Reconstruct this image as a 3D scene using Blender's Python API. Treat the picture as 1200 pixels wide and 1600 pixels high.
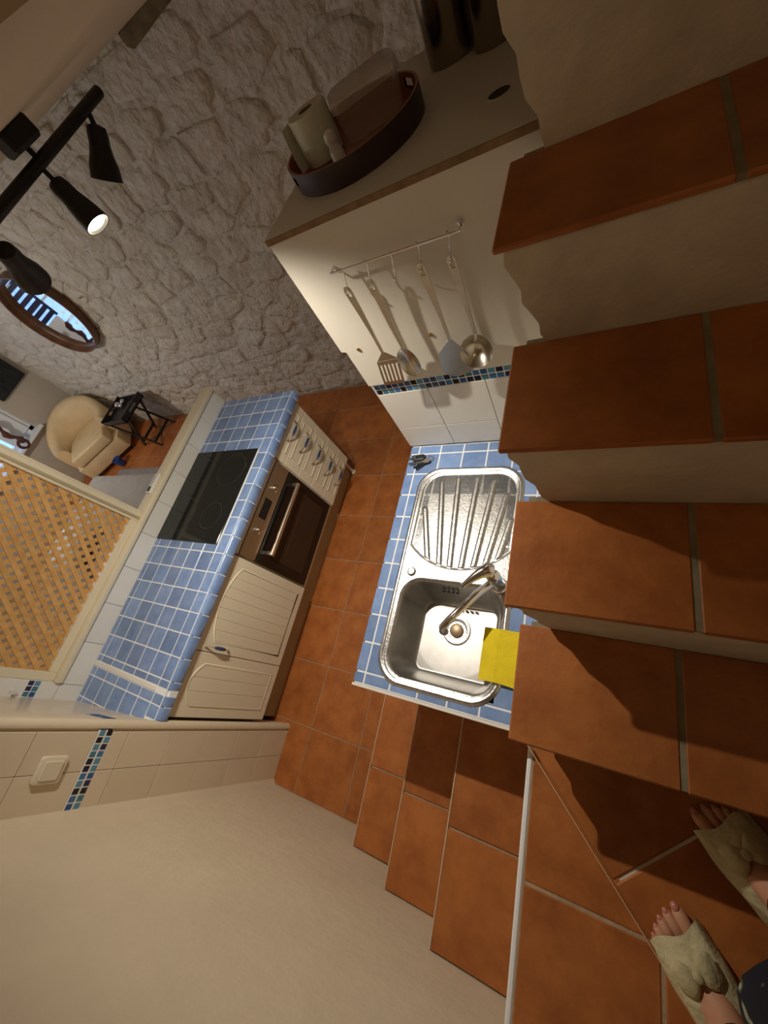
import bpy, bmesh, math, random
from mathutils import Vector, Matrix, noise as mnoise
random.seed(7)
R = math.radians
for o in list(bpy.data.objects):
    bpy.data.objects.remove(o)
sc = bpy.context.scene
col = sc.collection

# ------------------------------------------------------------------ camera
cd = bpy.data.cameras.new('camera')
cam = bpy.data.objects.new('camera', cd)
col.objects.link(cam)
cd.sensor_fit = 'VERTICAL'
cd.sensor_height = 36.0
cd.lens = 602.44 * 36.0 / 1600.0
cd.clip_start = 0.02
_r0, _r1, _r2 = (0.8691, 0.2374, -0.4339), (0.0241, -0.8965, -0.4423), (-0.4940, 0.3740, -0.7849)
M = Matrix(((_r0[0], -_r1[0], -_r2[0]), (_r0[1], -_r1[1], -_r2[1]), (_r0[2], -_r1[2], -_r2[2]))).to_4x4()
M.translation = (1.6985, -1.3421, 2.1477)
cam.matrix_world = M
sc.camera = cam

# ------------------------------------------------------------------ world, exposure
w = bpy.data.worlds.new('world')
sc.world = w
w.use_nodes = True
w.node_tree.nodes['Background'].inputs[0].default_value = (0.75, 0.8, 1.0, 1)
w.node_tree.nodes['Background'].inputs[1].default_value = 0.3
sc.view_settings.view_transform = 'Standard'
sc.view_settings.look = 'None'
sc.view_settings.gamma = 1.0
sc.view_settings.use_curve_mapping = False
sc.view_settings.exposure = 0.4
LAMP_POWER = 42.0        # lit spot over the sink
LAMP2_POWER = 24.0       # lit spot turned to the stove side
LAMP_COLOR = (1.0, 0.92, 0.79)
LIVING_POWER = 34.0      # pendant in the living room
WINDOW_EMIT = 0.9        # daylight behind the living room window
STAIR_POWER = 0.9        # unseen fill light added up in the stairwell

# ------------------------------------------------------------------ materials
MATS = {}

def mat(name, c, rough=0.5, metal=0.0, var=0.0, vscale=6.0, bump=0.0, bscale=40.0, c2=None, rnd=0.0,
        trans=0.0, emit=None, estr=0.0, coat=0.0, alpha=1.0, ior=1.45, aniso=0.0, detail=5.0, bdist=0.01):
    if name in MATS:
        return MATS[name]
    m = bpy.data.materials.new(name)
    m.use_nodes = True
    nt = m.node_tree
    b = nt.nodes['Principled BSDF']
    b.inputs['Base Color'].default_value = (*c, 1)
    b.inputs['Roughness'].default_value = rough
    b.inputs['Metallic'].default_value = metal
    b.inputs['IOR'].default_value = ior
    b.inputs['Transmission Weight'].default_value = trans
    b.inputs['Coat Weight'].default_value = coat
    b.inputs['Alpha'].default_value = alpha
    if emit:
        b.inputs['Emission Color'].default_value = (*emit, 1)
        b.inputs['Emission Strength'].default_value = estr
    geo = nt.nodes.new('ShaderNodeNewGeometry')
    if var > 0 or c2:
        n = nt.nodes.new('ShaderNodeTexNoise')
        n.inputs['Scale'].default_value = vscale
        n.inputs['Detail'].default_value = detail
        n.inputs['Roughness'].default_value = 0.62
        oi = nt.nodes.new('ShaderNodeObjectInfo')
        ad = nt.nodes.new('ShaderNodeVectorMath')
        ad.operation = 'MULTIPLY_ADD'
        ad.inputs[1].default_value = (1, 1, 1)
        nt.links.new(geo.outputs['Position'], ad.inputs[0])
        cmb = nt.nodes.new('ShaderNodeCombineXYZ')
        ml = nt.nodes.new('ShaderNodeMath')
        ml.operation = 'MULTIPLY'
        ml.inputs[1].default_value = 37.0 if rnd > 0 else 0.0
        nt.links.new(oi.outputs['Random'], ml.inputs[0])
        nt.links.new(ml.outputs[0], cmb.inputs[0])
        nt.links.new(ml.outputs[0], cmb.inputs[1])
        nt.links.new(cmb.outputs[0], ad.inputs[2])
        nt.links.new(ad.outputs[0], n.inputs['Vector'])
        rp = nt.nodes.new('ShaderNodeValToRGB')
        d2 = c2 if c2 else tuple(max(0, x * (1 - var)) for x in c)
        rp.color_ramp.elements[0].position = 0.33
        rp.color_ramp.elements[1].position = 0.67
        rp.color_ramp.elements[0].color = (*d2, 1)
        rp.color_ramp.elements[1].color = (*c, 1)
        nt.links.new(n.outputs['Fac'], rp.inputs[0])
        src = rp.outputs[0]
        if rnd > 0:
            hs = nt.nodes.new('ShaderNodeHueSaturation')
            mr = nt.nodes.new('ShaderNodeMapRange')
            mr.inputs['To Min'].default_value = 1 - rnd
            mr.inputs['To Max'].default_value = 1 + rnd
            nt.links.new(oi.outputs['Random'], mr.inputs['Value'])
            nt.links.new(mr.outputs[0], hs.inputs['Value'])
            nt.links.new(src, hs.inputs['Color'])
            src = hs.outputs[0]
        nt.links.new(src, b.inputs['Base Color'])
    if bump > 0:
        n2 = nt.nodes.new('ShaderNodeTexNoise')
        n2.inputs['Scale'].default_value = bscale
        n2.inputs['Detail'].default_value = 6.0
        nt.links.new(geo.outputs['Position'], n2.inputs['Vector'])
        bp = nt.nodes.new('ShaderNodeBump')
        bp.inputs['Strength'].default_value = bump
        bp.inputs['Distance'].default_value = bdist
        nt.links.new(n2.outputs['Fac'], bp.inputs['Height'])
        nt.links.new(bp.outputs[0], b.inputs['Normal'])
    MATS[name] = m
    return m

TERRA = mat('terracotta', (0.455, 0.158, 0.040), 0.42, var=0.45, vscale=9, rnd=0.10, bump=0.12, bscale=60, c2=(0.31, 0.094, 0.023))
GROUT = mat('floor_grout', (0.46, 0.32, 0.20), 0.9, var=0.3, vscale=30)
WGROUT = mat('white_grout', (0.82, 0.85, 0.88), 0.85)
PLASTER = mat('plaster', (0.72, 0.61, 0.45), 0.92, var=0.10, vscale=2.5, bump=0.35, bscale=18)
RPLASTER = mat('riser_plaster', (0.74, 0.65, 0.50), 0.95, var=0.22, vscale=7, bump=0.5, bscale=16)
STONE = mat('whitewashed_stone', (0.71, 0.68, 0.63), 0.95, vscale=9, c2=(0.57, 0.52, 0.45), bump=1.0, bscale=15, bdist=0.045, rnd=0.05)
MORTAR = mat('wall_mortar', (0.70, 0.67, 0.62), 0.95, vscale=8, c2=(0.53, 0.48, 0.41), bump=1.0, bscale=15, bdist=0.045)
CREAM = mat('cream_lacquer', (0.76, 0.68, 0.52), 0.42, var=0.05, vscale=4)
CREAM2 = mat('cream_frame', (0.80, 0.71, 0.52), 0.5, var=0.06, vscale=8)
PLINTH = mat('plinth_beige', (0.46, 0.35, 0.20), 0.6, var=0.1)
DARKJ = mat('joint_dark', (0.05, 0.04, 0.03), 0.9)
BLUE = mat('blue_tile', (0.24, 0.36, 0.62), 0.22, vscale=14, c2=(0.16, 0.26, 0.51), rnd=0.16, coat=0.3)
WTILE = mat('white_tile', (0.80, 0.78, 0.73), 0.14, var=0.03, rnd=0.02)
CTILE = mat('cream_tile', (0.72, 0.61, 0.46), 0.25, var=0.06, rnd=0.03)
WHITEP = mat('white_panel', (0.70, 0.655, 0.565), 0.5, var=0.05, vscale=3)
WOODE = mat('edge_wood', (0.30, 0.18, 0.08), 0.7, var=0.4, vscale=30)
STEEL = mat('brushed_steel', (0.56, 0.555, 0.545), 0.34, 1.0, var=0.25, vscale=22, bump=0.10, bscale=120)
STEELB = mat('bowl_steel', (0.52, 0.505, 0.48), 0.42, 1.0, var=0.2, vscale=12)
CHROME = mat('chrome', (0.80, 0.80, 0.82), 0.10, 1.0)
UTENS = mat('utensil_steel', (0.62, 0.58, 0.50), 0.24, 1.0, var=0.15, vscale=20)
BLACK = mat('black_paint', (0.012, 0.011, 0.012), 0.45)
GLASSB = mat('hob_glass', (0.010, 0.012, 0.012), 0.07)
RINGM = mat('hob_print', (0.035, 0.035, 0.033), 0.2)
OVENG = mat('oven_glass', (0.012, 0.009, 0.007), 0.07)
OVENI = mat('oven_window', (0.035, 0.022, 0.014), 0.12)
OVENS = mat('oven_steel', (0.55, 0.48, 0.38), 0.3, 1.0)
ENAMEL = mat('handle_blue', (0.035, 0.06, 0.14), 0.25)
PINE = mat('lattice_pine', (0.72, 0.42, 0.15), 0.55, vscale=25, c2=(0.58, 0.30, 0.09), rnd=0.08)
YELLOW = mat('sponge_yellow', (0.80, 0.63, 0.02), 0.9, var=0.12, vscale=30)
KEYB = mat('key_black', (0.015, 0.015, 0.017), 0.35)
TRAYO = mat('tray_outside', (0.045, 0.022, 0.022), 0.4, var=0.2)
TRAYI = mat('tray_inside', (0.33, 0.10, 0.035), 0.35, var=0.35, vscale=14)
PAPER = mat('paper', (0.76, 0.79, 0.66), 0.95, bump=0.2, bscale=90)
PLASTIC = mat('clear_plastic', (0.62, 0.50, 0.42), 0.3, alpha=0.28)
MILK = mat('milky_plastic', (0.75, 0.72, 0.66), 0.4)
WOODF = mat('mirror_wood', (0.20, 0.085, 0.035), 0.4, vscale=18, c2=(0.11, 0.045, 0.02))
MIRROR = mat('mirror_glass', (0.86, 0.88, 0.9), 0.02, 1.0)
LEATHER = mat('cream_leather', (0.80, 0.62, 0.37), 0.42, var=0.12, vscale=6, bump=0.1, bscale=40)
TABLEB = mat('table_black', (0.02, 0.018, 0.018), 0.4)
GREYC = mat('grey_cover', (0.40, 0.38, 0.36), 0.95, var=0.15, vscale=9, bump=0.4, bscale=9)
RUG = mat('grey_rug', (0.30, 0.28, 0.26), 0.98, var=0.3, vscale=30)
BLUEP = mat('blue_pot', (0.03, 0.09, 0.36), 0.4)
WALLW = mat('living_plaster', (0.55, 0.50, 0.44), 0.93, var=0.08, vscale=3)
CEIL = mat('ceiling_paint', (0.74, 0.63, 0.46), 0.95, var=0.06, vscale=3)
NAVY = mat('navy_shutter', (0.006, 0.012, 0.07), 0.5)
WFRAME = mat('window_white', (0.80, 0.85, 0.92), 0.5)
SKYG = mat('window_daylight', (0.3, 0.5, 0.9), 0.3, emit=(0.32, 0.55, 1.0), estr=WINDOW_EMIT)
CURT = mat('curtain_square', (0.88, 0.94, 1.0), 0.9, emit=(0.55, 0.75, 1.0), estr=0.35)  # faint bluish glow set into the cloth for daylight shining through
BULB = mat('bulb_glow', (1, 1, 1), 0.3, emit=(1.0, 0.88, 0.62), estr=12.0)
BULBOFF = mat('bulb_off', (0.5, 0.5, 0.48), 0.2)
BRASS = mat('brass', (0.45, 0.30, 0.10), 0.35, 1.0)
SKIN = mat('skin', (0.60, 0.30, 0.18), 0.5, var=0.12, vscale=30)
NAIL = mat('nail_pink', (0.52, 0.19, 0.15), 0.3)
SLIP = mat('slipper_cloth', (0.66, 0.58, 0.36), 0.95, vscale=30, c2=(0.48, 0.42, 0.24), bump=0.5, bscale=60)
TROUS = mat('navy_trousers', (0.012, 0.018, 0.035), 0.9)
LINTEL = mat('old_wood', (0.22, 0.16, 0.09), 0.9, var=0.4, vscale=15)
ROPE = mat('brown_rope', (0.09, 0.035, 0.025), 0.9)
STRAIN = mat('strainer', (0.34, 0.24, 0.15), 0.4, 0.6)
MOS = [mat('mosaic_%d' % i, c, 0.12, rnd=0.0) for i, c in enumerate(
    [(0.010, 0.012, 0.035), (0.012, 0.012, 0.018), (0.020, 0.022, 0.10), (0.05, 0.17, 0.38), (0.10, 0.28, 0.42), (0.06, 0.20, 0.27), (0.03, 0.10, 0.27)])]


def wave_floral():
    m = bpy.data.materials.new('floral_dress')
    m.use_nodes = True
    nt = m.node_tree
    b = nt.nodes['Principled BSDF']
    b.inputs['Roughness'].default_value = 0.9
    g = nt.nodes.new('ShaderNodeNewGeometry')
    v = nt.nodes.new('ShaderNodeTexVoronoi')
    v.inputs['Scale'].default_value = 34
    n = nt.nodes.new('ShaderNodeTexNoise')
    n.inputs['Scale'].default_value = 26
    mx = nt.nodes.new('ShaderNodeMath')
    mx.operation = 'ADD'
    rp = nt.nodes.new('ShaderNodeValToRGB')
    rp.color_ramp.interpolation = 'CONSTANT'
    e = rp.color_ramp.elements
    e[0].color = (0.45, 0.50, 0.42, 1)
    e[1].position = 0.78
    e[1].color = (0.01, 0.014, 0.03, 1)
    x = e.new(0.68)
    x.color = (0.10, 0.14, 0.07, 1)
    nt.links.new(g.outputs['Position'], v.inputs['Vector'])
    nt.links.new(g.outputs['Position'], n.inputs['Vector'])
    nt.links.new(v.outputs['Distance'], mx.inputs[0])
    nt.links.new(n.outputs['Fac'], mx.inputs[1])
    nt.links.new(mx.outputs[0], rp.inputs[0])
    nt.links.new(rp.outputs[0], b.inputs['Base Color'])
    return m


FLORAL = wave_floral()

# ------------------------------------------------------------------ mesh helpers


class MB:
    def __init__(s):
        s.v, s.f = [], []

    def add(s, vs, fs):
        k = len(s.v)
        s.v += [tuple(v) for v in vs]
        s.f += [tuple(i + k for i in f) for f in fs]
        return s

    def box(s, x0, x1, y0, y1, z0, z1, M=None):
        vs = [Vector((x, y, z)) for z in (z0, z1) for y in (y0, y1) for x in (x0, x1)]
        if M:
            vs = [M @ v for v in vs]
        return s.add(vs, [(0, 2, 3, 1), (4, 5, 7, 6), (0, 1, 5, 4), (2, 6, 7, 3), (0, 4, 6, 2), (1, 3, 7, 5)])

    def prism(s, poly, a, b, axis='z', M=None):
        def mk(p, h):
            v = {'z': (p[0], p[1], h), 'y': (p[0], h, p[1]), 'x': (h, p[0], p[1])}[axis]
            return M @ Vector(v) if M else Vector(v)
        n = len(poly)
        vs = [mk(p, a) for p in poly] + [mk(p, b) for p in poly]
        fs = [tuple(range(n))[::-1], tuple(range(n, 2 * n))] + [(i, (i + 1) % n, n + (i + 1) % n, n + i) for i in range(n)]
        return s.add(vs, fs)

    def lathe(s, prof, seg=24, M=None, cap0=True, cap1=True, sx=1.0, sy=1.0):
        vs, fs = [], []
        for r, z in prof:
            for k in range(seg):
                a = 2 * math.pi * k / seg
                v = Vector((r * math.cos(a) * sx, r * math.sin(a) * sy, z))
                vs.append(M @ v if M else v)
        for i in range(len(prof) - 1):
            for k in range(seg):
                k2 = (k + 1) % seg
                fs.append((i * seg + k, i * seg + k2, (i + 1) * seg + k2, (i + 1) * seg + k))
        if cap0:
            fs.append(tuple(range(seg))[::-1])
        if cap1:
            fs.append(tuple((len(prof) - 1) * seg + k for k in range(seg)))
        return s.add(vs, fs)

    def tube(s, path, r, seg=10, cap=True, closed=False):
        P = [Vector(p) for p in path]
        n = len(P)
        rr = r if isinstance(r, (list, tuple)) else [r] * n
        vs, fs = [], []
        up = None
        for i in range(n):
            if closed:
                t = (P[(i + 1) % n] - P[i - 1]).normalized()
            else:
                t = (P[min(i + 1, n - 1)] - P[max(i - 1, 0)]).normalized()
            if up is None:
                up = Vector((0, 0, 1)) if abs(t.z) < 0.9 else Vector((1, 0, 0))
            a = t.cross(up).normalized()
            b = a.cross(t).normalized()
            up = b
            for k in range(seg):
                an = 2 * math.pi * k / seg
                vs.append(P[i] + (a * math.cos(an) + b * math.sin(an)) * rr[i])
        m = n if closed else n - 1
        for i in range(m):
            j = (i + 1) % n
            for k in range(seg):
                k2 = (k + 1) % seg
                fs.append((i * seg + k, j * seg + k, j * seg + k2, i * seg + k2))
        if cap and not closed:
            fs.append(tuple(range(seg)))
            fs.append(tuple((n - 1) * seg + k for k in range(seg))[::-1])
        return s.add(vs, fs)

    def grid(s, fn, nu, nv, keep=None):
        vs = [fn(i / nu, j / nv) for j in range(nv + 1) for i in range(nu + 1)]
        fs = []
        for j in range(nv):
            for i in range(nu):
                if keep is None or keep(i, j):
                    a = j * (nu + 1) + i
                    fs.append((a, a + 1, a + nu + 2, a + nu + 1))
        return s.add(vs, fs)

    def mesh(s, name, m, smooth=False, bevel=0.0, segs=1, ang=40, fix=True, solid=0.0):
        bm = bmesh.new()
        bv = [bm.verts.new(v) for v in s.v]
        for f in s.f:
            try:
                bm.faces.new([bv[i] for i in f])
            except ValueError:
                pass
        loose = [v for v in bm.verts if not v.link_faces]
        bmesh.ops.delete(bm, geom=loose, context='VERTS')
        bmesh.ops.remove_doubles(bm, verts=bm.verts, dist=1e-6)
        if fix:
            bmesh.ops.recalc_face_normals(bm, faces=bm.faces)
        if bevel > 0:
            es = [e for e in bm.edges if len(e.link_faces) == 2 and e.calc_face_angle(0) > R(30)]
            bmesh.ops.bevel(bm, geom=es, offset=bevel, segments=segs, profile=0.5, affect='EDGES', clamp_overlap=True)
        me = bpy.data.meshes.new(name)
        bm.to_mesh(me)
        bm.free()
        me.materials.append(m)
        if smooth:
            me.polygons.foreach_set('use_smooth', [True] * len(me.polygons))
            me.set_sharp_from_angle(angle=R(ang))
        return me

    def build(s, name, m, parent=None, **k):
        """World-space geometry; the vertices are moved into the parent's frame."""
        if parent is None:
            lo = [min(v[i] for v in s.v) for i in range(3)]
            hi = [max(v[i] for v in s.v) for i in range(3)]
            org = Vector(((lo[0] + hi[0]) / 2, (lo[1] + hi[1]) / 2, lo[2]))
        else:
            org = wloc(parent)
        s.v = [tuple(Vector(v) - org) for v in s.v]
        o = bpy.data.objects.new(name, s.mesh(name, m, **k))
        col.objects.link(o)
        if parent is None:
            o.location = org
        else:
            o.parent = parent
        return o


def wloc(o):
    p = Vector((0, 0, 0))
    while o is not None:
        p += o.location
        o = o.parent
    return p


def tag(o, label, cat, group=None, kind=None):
    o['label'] = label
    o['category'] = cat
    if group:
        o['group'] = group
    if kind:
        o['kind'] = kind
    return o


def thing(name, loc, label, cat, group=None, kind=None):
    o = bpy.data.objects.new(name, None)
    o.empty_display_size = 0.05
    col.objects.link(o)
    o.location = loc
    return tag(o, label, cat, group, kind)


def put(name, me, world, parent):
    o = bpy.data.objects.new(name, me)
    col.objects.link(o)
    o.parent = parent
    o.location = Vector(world) - wloc(parent)
    return o


TC = {}


def tile(name, m, lo, hi, parent, bevel=0.0012, out=None):
    """An axis aligned tile; alike tiles share one mesh."""
    lo, hi = Vector(lo), Vector(hi)
    d = hi - lo
    key = (m.name, round(d.x, 4), round(d.y, 4), round(d.z, 4))
    if key not in TC:
        b = MB().box(-d.x / 2, d.x / 2, -d.y / 2, d.y / 2, -d.z / 2, d.z / 2)
        TC[key] = b.mesh(name, m, bevel=min(bevel, min(d) * 0.3))
    return put(name, TC[key], (lo + hi) / 2, parent)


def frame_to(p, d, up=(0, 0, 1)):
    """Matrix whose local z runs along d, placed at p."""
    z = Vector(d).normalized()
    u = Vector(up)
    if abs(z.dot(u)) > 0.98:
        u = Vector((0, 1, 0))
    x = u.cross(z).normalized()
    y = z.cross(x)
    m = Matrix((x, y, z)).transposed().to_4x4()
    m.translation = Vector(p)
    return m


def rrect(x0, x1, y0, y1, r, n=6):
    pts = []
    for cx, cy, a0 in ((x1 - r, y1 - r, 0), (x0 + r, y1 - r, 90), (x0 + r, y0 + r, 180), (x1 - r, y0 + r, 270)):
        for k in range(n + 1):
            a = R(a0 + 90 * k / n)
            pts.append((cx + r * math.cos(a), cy + r * math.sin(a)))
    return pts


def ceil_z(y):
    return 2.205 + 0.034 * (y + 0.62)


# ------------------------------------------------------------------ setting: floor
fl = MB().box(-4.6, 2.5, -3.3, 1.1, -0.08, -0.003).build('floor', GROUT)
tag(fl, 'terracotta tiled floor with pale grout lines', 'floor', kind='structure')
PX, PY, FX, FY = 0.335, 0.345, 0.242, -1.734
for i in range(-14, 2):
    for j in range(-1, 9):
        x0, y0 = FX + PX * i, FY + PY * j
        x1, y1 = x0 + PX, y0 + PY
        x0, x1, y0, y1 = max(x0, -4.48), min(x1, 0.76), max(y0, -2.058), min(y1, 0.945)
        cx, cy = (x0 + x1) / 2, (y0 + y1) / 2
        ok = (cx > -0.05 and cx < 0.96) or (cy > 0.05 and cx > -4.0) or (cx < -0.66 and cy > -0.3) or (cy > 0.0)
        if not ok or x1 - x0 < 0.04 or y1 - y0 < 0.04:
            continue
        tile('tile', TERRA, (x0 + 0.003, y0 + 0.003, -0.012), (x1 - 0.003, y1 - 0.003, 0.0), fl)

# ------------------------------------------------------------------ setting: rubble wall of individual stones
YW = 0.975
ws = MB()


def wn(x, z, f, s):
    return math.sin(x * f * 1.7 + s) * math.cos(z * f * 2.1 + s * 1.7 + math.sin(x * f * 0.9 + z * f)) * 0.5


def relief(x, z):
    p = Vector((x, 3.1, z * 1.25))
    return (0.018 * mnoise.noise(p * 2.6) + 0.016 * abs(mnoise.noise(p * 6.0 + Vector((5, 0, 1))))
            + 0.011 * abs(mnoise.noise(p * 13.0)) + 0.006 * mnoise.noise(p * 29.0))


def wallfn(u, v):
    x, z = -4.55 + 6.4 * u, -0.02 + 2.36 * v
    return (x, YW - 0.010 + relief(x, z), z)


ws.grid(wallfn, 420, 160)
ws.box(-4.55, 1.85, 1.03, 1.2, -0.02, 2.34)
wall = ws.build('wall_stone', MORTAR, smooth=True, ang=80)
tag(wall, 'rough whitewashed rubble stone wall behind the kitchen and armchair', 'wall', kind='structure')


def clip(poly, a, b, c):
    out = []
    for i in range(len(poly)):
        p, q = poly[i], poly[(i + 1) % len(poly)]
        dp, dq = a * p[0] + b * p[1] - c, a * q[0] + b * q[1] - c
        if dp <= 0:
            out.append(p)
        if (dp < 0 < dq) or (dq < 0 < dp):
            t = dp / (dp - dq)
            out.append((p[0] + (q[0] - p[0]) * t, p[1] + (q[1] - p[1]) * t))
    return out


rs = random.Random(11)
sites = []
z = 0.03
row = 0
while z < 2.3:
    h = 0.135 + 0.06 * rs.random()
    x = -4.5 + rs.random() * 0.2
    while x < 1.6:
        wd = 0.19 + 0.24 * rs.random()
        sites.append((x + wd / 2 + rs.uniform(-.03, .03), z + h / 2 + rs.uniform(-.045, .045)))
        x += wd
    z += h
AX = 0.62
S2 = [(a * AX, b) for a, b in sites]
nst = 0
for i, (px, pz) in enumerate(S2):
    if sites[i][0] > 0.9 and sites[i][1] < 1.3:
        continue
    if nst >= 300:
        break
    poly = [(-4.5 * AX, 0.0), (1.6 * AX, 0.0), (1.6 * AX, 2.25), (-4.5 * AX, 2.25)]
    for k, (qx, qz) in enumerate(S2):
        dx, dz = qx - px, qz - pz
        if k == i or dx * dx + dz * dz > 0.3:
            continue
        poly = clip(poly, dx, dz, (qx * qx + qz * qz - px * px - pz * pz) / 2)
        if len(poly) < 3:
            break
    if len(poly) < 4:
        continue
    pts = [(a / AX, b) for a, b in poly]
    cx = sum(a for a, b in pts) / len(pts)
    cz = sum(b for a, b in pts) / len(pts)
    # subdivide the outline and make it irregular
    ring = []
    for k in range(len(pts)):
        a, b = pts[k], pts[(k + 1) % len(pts)]
        n = 2 if math.hypot(a[0] - b[0], a[1] - b[1]) > 0.06 else 1
        for t in range(n):
            f = t / n
            q = (a[0] + (b[0] - a[0]) * f, a[1] + (b[1] - a[1]) * f)
            s = rs.uniform(0.84, 1.03)
            ring.append((cx + (q[0] - cx) * s, cz + (q[1] - cz) * s))
    n = len(ring)
    dep = rs.uniform(0.002, 0.012)
    tx, tz = rs.uniform(-.06, .06), rs.uniform(-.08, .08)
    vs = []
    for s, d in ((1.0, 0.016), (0.90, -dep * 0.3), (0.70, -dep * 0.8), (0.38, -dep)):
        for a, b in ring:
            g = s * (1 + rs.uniform(-.06, .06))
            ex, ez = (a - cx) * g, (b - cz) * g
            rl_ = relief(cx + ex, cz + ez)
            vs.append((ex, d + rl_ * (1.0 if d > 0 else 0.8) + (tx * ex + tz * ez if d < 0 else 0) + rs.uniform(-.002, .002), ez))
    vs.append((0, -dep + relief(cx, cz) * 0.8, 0))
    fs = []
    for q in range(3):
        for k in range(n):
            k2 = (k + 1) % n
            fs.append((q * n + k, q * n + k2, (q + 1) * n + k2, (q + 1) * n + k))
    for k in range(n):
        fs.append((3 * n + k, 3 * n + (k + 1) % n, 4 * n))
    b = MB().add(vs, fs)
    put('stone', b.mesh('stone', STONE, smooth=True, ang=70, fix=True), (cx, YW - 0.012, cz), wall)
    nst += 1

MB().prism([(-0.25, 2.215), (-0.22, 2.195), (0.08, 2.215), (0.08, 2.262), (-0.25, 2.258)], 0.945, 1.0, 'y').build('lintel', LINTEL, wall, bevel=0.004)

# ------------------------------------------------------------------ setting: other walls and ceiling
c = MB()
y0, y1 = -3.3, 1.1
for (xa, xb) in ((-4.6, 1.42),):
    c.add([(xa, y0, ceil_z(y0)), (xb, y0, ceil_z(y0)), (xb, y1, ceil_z(y1)), (xa, y1, ceil_z(y1)),
           (xa, y0, 2.45), (xb, y0, 2.45), (xb, y1, 2.45), (xa, y1, 2.45)],
          [(0, 3, 2, 1), (4, 5, 6, 7), (0, 1, 5, 4), (1, 2, 6, 5), (2, 3, 7, 6), (3, 0, 4, 7)])
o = c.build('ceiling', CEIL)
tag(o, 'low cream painted ceiling over the kitchen', 'ceiling', kind='structure')
o = MB().box(1.30, 2.6, -2.3, 1.3, 3.3, 3.4).build('ceiling_stairwell', CEIL)
tag(o, 'cream ceiling high above the stairs', 'ceiling', kind='structure')
# plaster wall along the bottom of the stairs
o = MB().grid(lambda u, v: (0.06 + 2.44 * u, -2.062 + 0.006 * wn(0.06 + 2.44 * u, v * 3.3, 4, 1.0), -0.02 + 3.33 * v), 60, 70)
o.box(0.06, 2.5, -2.2, -2.09, -0.02, 3.31)
o = o.build('wall_plaster', PLASTER, smooth=True, ang=80)
tag(o, 'cream plastered wall rising beside the lower steps', 'wall', kind='structure')
fil = MB().prism([(0.085, -2.035), (0.085, -2.075), (0.125, -2.075)], 0.0, 2.2)
fil.build('corner_fillet', PLASTER, o)
o = MB().box(2.45, 2.6, -2.2, 1.3, -0.02, 3.3).build('wall_stair_side', PLASTER)
tag(o, 'cream plastered wall on the far side of the stairs', 'wall', kind='structure')
o = MB().box(1.42, 2.45, 1.0, 1.15, 0.0, 3.3).build('wall_stair_end', PLASTER)
tag(o, 'cream plastered wall at the head of the stairs', 'wall', kind='structure')
o = MB().box(1.30, 1.42, -2.06, 1.0, 2.46, 3.3).build('wall_stairwell_upper', PLASTER)
tag(o, 'plastered wall of the stairwell above the kitchen ceiling', 'wall', kind='structure')
# living room
o = MB().box(-4.65, -4.5, -3.3, -1.05, 0, 2.3).box(-4.65, -4.5, 0.396, 0.98, 0, 2.3).box(-4.65, -4.5, -1.05, 0.396, 0, 0.70).box(-4.65, -4.5, -1.05, 0.396, 2.0, 2.3)
o = o.build('wall_living_far', WALLW)
tag(o, 'grey plastered end wall of the living room', 'wall', kind='structure')
o = MB().box(-4.6, -0.6, -3.3, -3.2, 0, 2.3).build('wall_living_side', WALLW)
tag(o, 'plastered side wall of the living room', 'wall', kind='structure')

# pier between counter and stairs
pr_ = MB().prism([(-0.66, -1.838), (0.055, -1.76), (0.070, -1.764), (0.078, -1.775), (0.078, -2.07), (-0.6, -2.07), (-0.6, -3.2), (-0.66, -3.2)], 0, 2.22)
pier = pr_.build('wall_pier', CTILE)
tag(pier, 'tiled wall pier with rounded plaster edge beside the counter end', 'wall', kind='structure')
e = [(0.07 + 0.020 * math.cos(R(a)), -1.772 + 0.020 * math.sin(R(a))) for a in range(-20, 121, 14)]
MB().prism(e + [(0.02, -1.765), (0.05, -1.80)], 0.0, 2.2).build('edge_bead', PLASTER, pier, smooth=True)
MB().prism([(-0.55, -1.836), (0.056, -1.757), (0.06, -1.766), (-0.55, -1.846)], 0.0, 2.2).build('reveal_plaster', PLASTER, pier)
zz = [0.0, 0.20, 0.40, 0.60, 0.80, 1.00, 1.065, 1.12, 1.32, 1.52, 1.72, 1.92, 2.12]
for k in range(len(zz) - 1):
    if k == 6:
        continue
    for ya, yb in ((-1.79, -1.92), (-1.92, -2.062)):
        tile('white_tile', CTILE, (0.078, yb + 0.001, zz[k] + 0.001), (0.088, ya - 0.001, zz[k + 1] - 0.001), pier)


def mosaic(parent, pts, d, seed):
    rr = random.Random(seed)
    for lo, hi in pts:
        tile('mosaic_tile', rr.choice(MOS), lo, hi, parent, bevel=0.001)


mosaic(pier, [((0.078, -1.785 - 0.0235 * k - 0.0190, z0), (0.0890, -1.785 - 0.0235 * k, z0 + 0.020))
              for k in range(12) for z0 in (1.068, 1.095)], 0, 3)
tile('tile_backing', WTILE, (0.076, -2.062, 1.065), (0.0876, -1.785, 1.12), pier)

_u, _n = Vector((0.606, 0.079, 0)).normalized(), Vector((-0.079, 0.606, 0)).normalized()
_rr = random.Random(9)
for k in range(5):
    for z0 in (1.040, 1.066):
        p0 = Vector((-0.095, -1.7767, 0)) + _u * 0.026 * k
        p1 = p0 + _u * 0.021
        MB().prism([tuple((p0 - _n * 0.003).xy), tuple((p1 - _n * 0.003).xy), tuple((p1 + _n * 0.002).xy), tuple((p0 + _n * 0.002).xy)], z0, z0 + 0.021).build('mosaic_tile', _rr.choice(MOS), pier)

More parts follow.
